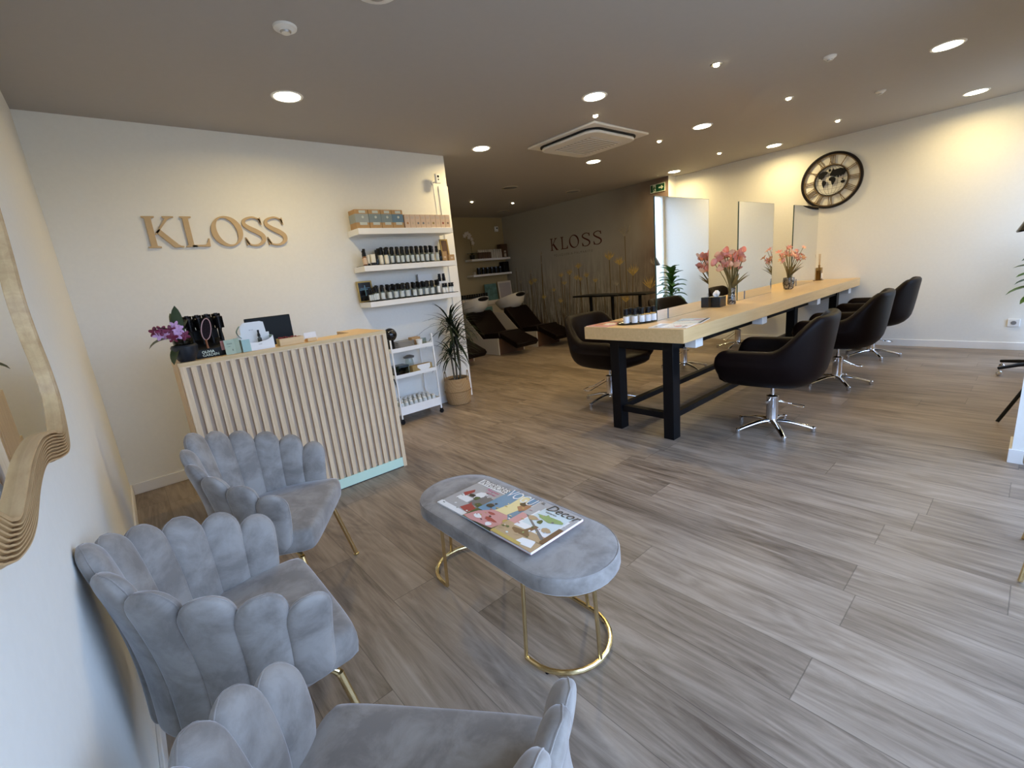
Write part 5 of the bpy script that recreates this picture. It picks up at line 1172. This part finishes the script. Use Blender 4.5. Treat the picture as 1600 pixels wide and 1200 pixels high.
# ------------------------------------------------------------------ black pole tables by the mural
bt = thing('pole_table', 'black square pole table by the mural, nearest the wash chairs', 'table', (6.62, 5.39, 0), 0, 'black pole tables in front of the mural')
MB().add(box(-.21, .21, -.25, .25, .858, .884)).build('table_top', 'black', bt, bevel=.004); MB().add(cyl(.028, .02, .862, 14)).build('pole', 'black_steel', bt); MB().add(cyl(.19, 0, .02, 28)).build('foot_plate', 'black_steel', bt)
dup(bt, (6.56, 4.865, 0), 0, 'black square pole table by the mural, middle of three'); dup(bt, (6.60, 4.34, 0), 0, 'black square pole table by the mural, partly behind the first mirror')

# ------------------------------------------------------------------ back room
for z0, z1, lb in ((1.745, 1.79, 'upper white shelf on the beige back wall'), (1.41, 1.455, 'lower white shelf on the beige back wall')):
    tag(MB().add(box(6.12, 7.24, 8.20, YB, z0, z1)).build('floating_shelf', 'white', bevel=.002), lb, 'shelf', 'shelves in the back room')
t = thing('white_orchid', 'white orchid in a dark pot on the upper back shelf', 'plant', (6.18, 8.25, 1.7905))
MB().add(lathe([(0, 0), (.05, 0), (.06, .09), (0, .09)], 18)).build('pot', 'black', t); MB().add(tube(crom([(0, 0, .08), (.0, 0, .3), (-.02, 0, .46), (-.10, 0, .54), (-.18, 0, .50)], 5), .005, 6)).build('flower_stem', 'stem', t)
b = MB()
for i in range(7): b.add(leaf(.15, .05, .6, 1.0, i*.9, (0, 0, .09), 6, .15))
b.build('leaves', 'orchid_leaf', t)
for x, z in ((-.02, .5), (-.07, .54), (-.12, .53), (-.16, .49), (.02, .42), (-.05, .46), (.04, .34)):
    b = MB()
    for k in range(5): b.add(ell(.028, .016, .004, 8, 6), 0, T(x, -.02, z) @ RX(PI/2) @ RZ(k*1.2566) @ T(.022, 0, 0))
    b.build('flower', 'petal_white', t)
p = bottle_proto('dark_bottle', 'dark bottle right beside the white orchid on the upper back shelf', 'dark bottles on the upper back shelf', 'tabled', 'tabled', 'petal_white', .030, .14, .05, loc=(6.375, 8.26, 1.791))
for i in range(1, 6): dup(p, (6.375 + i*.0625, 8.26, 1.791), 0, '%s dark bottle from the orchid on the upper back shelf' % ORD[i])
p = bottle_proto('pale_bottle', 'first pale bottle beside the dark ones on the upper back shelf', 'pale bottles on the upper back shelf', 'petal_white', 'petal_white', 'petal_white', .028, .15, .04, loc=(6.745, 8.26, 1.791))
for i, x in enumerate((6.81, 6.875, 6.94, 7.005)): dup(p, (x, 8.26, 1.791), 0, '%s pale bottle in the row on the upper back shelf' % ORD[i+1])
t = thing('gift_box', 'dark brown box at the mural end of the upper back shelf', 'box', (7.13, 8.33, 1.7905)); MB().add(cbox(.19, .14, .30)).build('carton', 'tabled', t, bevel=.004)
bottle_proto('dark_bottle', 'single dark bottle in front of the dark brown box', None, 'tabled', 'petal_white', 'petal_white', .026, .11, .04, loc=(7.12, 8.235, 1.791))
p = thing('dark_jar', 'black jar next to the small cream jar, lower back shelf', 'jar', (6.34, 8.28, 1.4555), 0, 'black jars on the lower back shelf'); MB().add(lathe([(0, 0), (.045, 0), (.045, .11), (0, .11)], 18)).build('body', 'black', p); MB().add(lathe([(0, .11), (.047, .11), (.047, .145), (0, .145)], 18)).build('lid', 'black_gloss', p)
for i in range(1, 6): dup(p, (6.34 + i*.125, 8.28, 1.4555), 0, '%s black jar from the small cream jar, lower back shelf' % ORD[i])
t = thing('dark_basket', 'dark storage basket at the mural end of the lower back shelf', 'basket', (7.13, 8.32, 1.4555)); MB().add(cbox(.16, .16, .24)).build('body', 'black', t, bevel=.01)
t = thing('small_jar', 'small cream jar at the open end of the lower back shelf', 'jar', (6.20, 8.27, 1.4555)); MB().add(lathe([(0, 0), (.035, 0), (.035, .06), (0, .06)], 16)).build('body', 'cream', t)
t = thing('back_cabinet', 'low cream cabinet with worktop along the beige back wall', 'cabinet', (0, 0, 0))
MB().add(box(4.6, 7.28, 8.02, YB-.012, .0, .79)).build('body', 'cream', t, bevel=.003); MB().add(box(4.58, 7.285, 7.98, YB-.012, .79, .83)).build('worktop', 'petal_white', t, bevel=.003)
for i in range(5): MB().add(box(4.62 + i*.53, 5.13 + i*.53, 8.005, 8.02, .06, .77)).build('door', 'cream', t, bevel=.003)
t = thing('poster_stand', 'teal picture card standing on the back worktop', 'picture', (6.58, 8.20, .8305)); MB().add(box(-.17, .17, -.01, .01, .03, .40), 0, RX(-.1)).build('card', 'teal', t, smooth=0); MB().add(box(-.18, .18, -.05, .05, 0, .035)).build('foot', 'petal_white', t)
t = thing('white_screen', 'white framed board standing on the back worktop by the mural', 'board', (7.0, 8.20, .8305)); MB().add(box(-.20, .20, -.012, .012, 0, .43), 0, RX(-.1)).build('frame', 'petal_white', t, bevel=.004); MB().add(box(-.17, .17, -.014, -.012, .03, .39), 0, RX(-.1)).build('panel', mat('pale_lilac_panel', (.42, .38, .38), rough=.5), t, smooth=0)
p = bottle_proto('dark_bottle', 'white labelled bottle with dark cap in the row on the back worktop', 'bottles in a row on the back worktop', 'cream', 'petal_white', 'black', .030, .13, .09, loc=(5.70, 8.12, .8305))
p['label'] = 'first dark capped bottle in the row on the back worktop'
for i in range(1, 11): dup(p, (5.70 + i*.066, 8.12, .8305), 0, '%s dark capped bottle in the row on the back worktop' % ORD[i])
p = bottle_proto('amber_bottle', 'amber bottle at the passage end of the back worktop', 'amber bottles on the back worktop', 'amber', 'amber', 'black', .030, .12, .06, loc=(5.50, 8.12, .8305)); dup(p, (5.57, 8.12, .8305), 0, 'middle one of the three amber bottles on the back worktop'); dup(p, (5.635, 8.12, .8305), 0, 'amber bottle next to the dark capped row on the back worktop')
def wash(label):
    t = thing('wash_chair', label, 'wash unit', (0, 0, 0), 0, 'hair wash units in the back room')
    def sideprism(poly, x0, x1): v, f = prism(poly, 0, 1); return [(x0 + (x1-x0)*z, x, y) for x, y, z in v], f
    sd = [(0, 0), (0, .30), (.44, .27), (.92, .66), (1.34, .66), (1.34, 0)]
    for x in (0, .60): MB().add(sideprism(sd, x, x+.02)).build('side_panel', 'cream', t, smooth=0)
    MB().add(sideprism([(.0, .0), (0, .28), (.42, .25), (.9, .62), (1.3, .62), (1.3, 0)], .02, .60)).build('body', 'tabled', t, smooth=0)
    MB().add(sideprism([(.36, .27), (.47, .25), (.93, .66), (.90, .76), (.82, .72)], .01, .61)).build('backrest', 'leather', t, bevel=.02)
    MB().add(sideprism([(.40, .26), (.44, .36), (.02, .40), (-.02, .30)], .03, .59)).build('seat', 'leather', t, bevel=.015)
    MB().add(sideprism([(.05, .40), (.02, .30), (-.40, .13), (-.47, .20), (-.43, .245)], .06, .56)).build('footrest', 'leather', t, bevel=.02)
    bw = lambda u, w: None
    outer_ = [(0, -.20), (.12, -.19), (.22, -.12), (.27, 0), (.28, .04), (.255, .045), (.235, 0), (.18, -.09), (.09, -.14), (0, -.145)]
    MB().add(lathe(outer_, 32), 0, T(.31, 1.02, .885) @ RX(-.30) @ S3(1, 1.35, 1)).build('basin', 'ceramic', t, smooth=50)
    MB().add(ell(.12, .075, .045, 16, 8), 0, T(.31, .70, .985) @ RX(-.25)).build('neck_rest', 'black', t)
    MB().add(lathe([(.07, .62), (.09, .75), (0, .76)], 20), 0, T(.31, 1.06, 0)).build('basin_column', 'ceramic', t)
    return t
wsh = wash('cream and brown hair wash unit, middle of the three in the back room'); wsh.location = (5.03, 6.24, 0)
dup(wsh, (5.92, 6.16, 0), 0, 'cream and brown hair wash unit nearest the printed mural'); dup(wsh, (3.87, 6.26, 0), 0, 'hair wash unit mostly hidden by the dragon tree, only its footrest showing')
# a couple of back wall things behind the basins
t = thing('towel_box', 'dark green glass panel under the back worktop between the basins', 'panel', (6.15, 7.97, .45)); MB().add(box(-.2, .2, -.02, .0, 0, .3)).build('panel', 'teal', t, smooth=0)
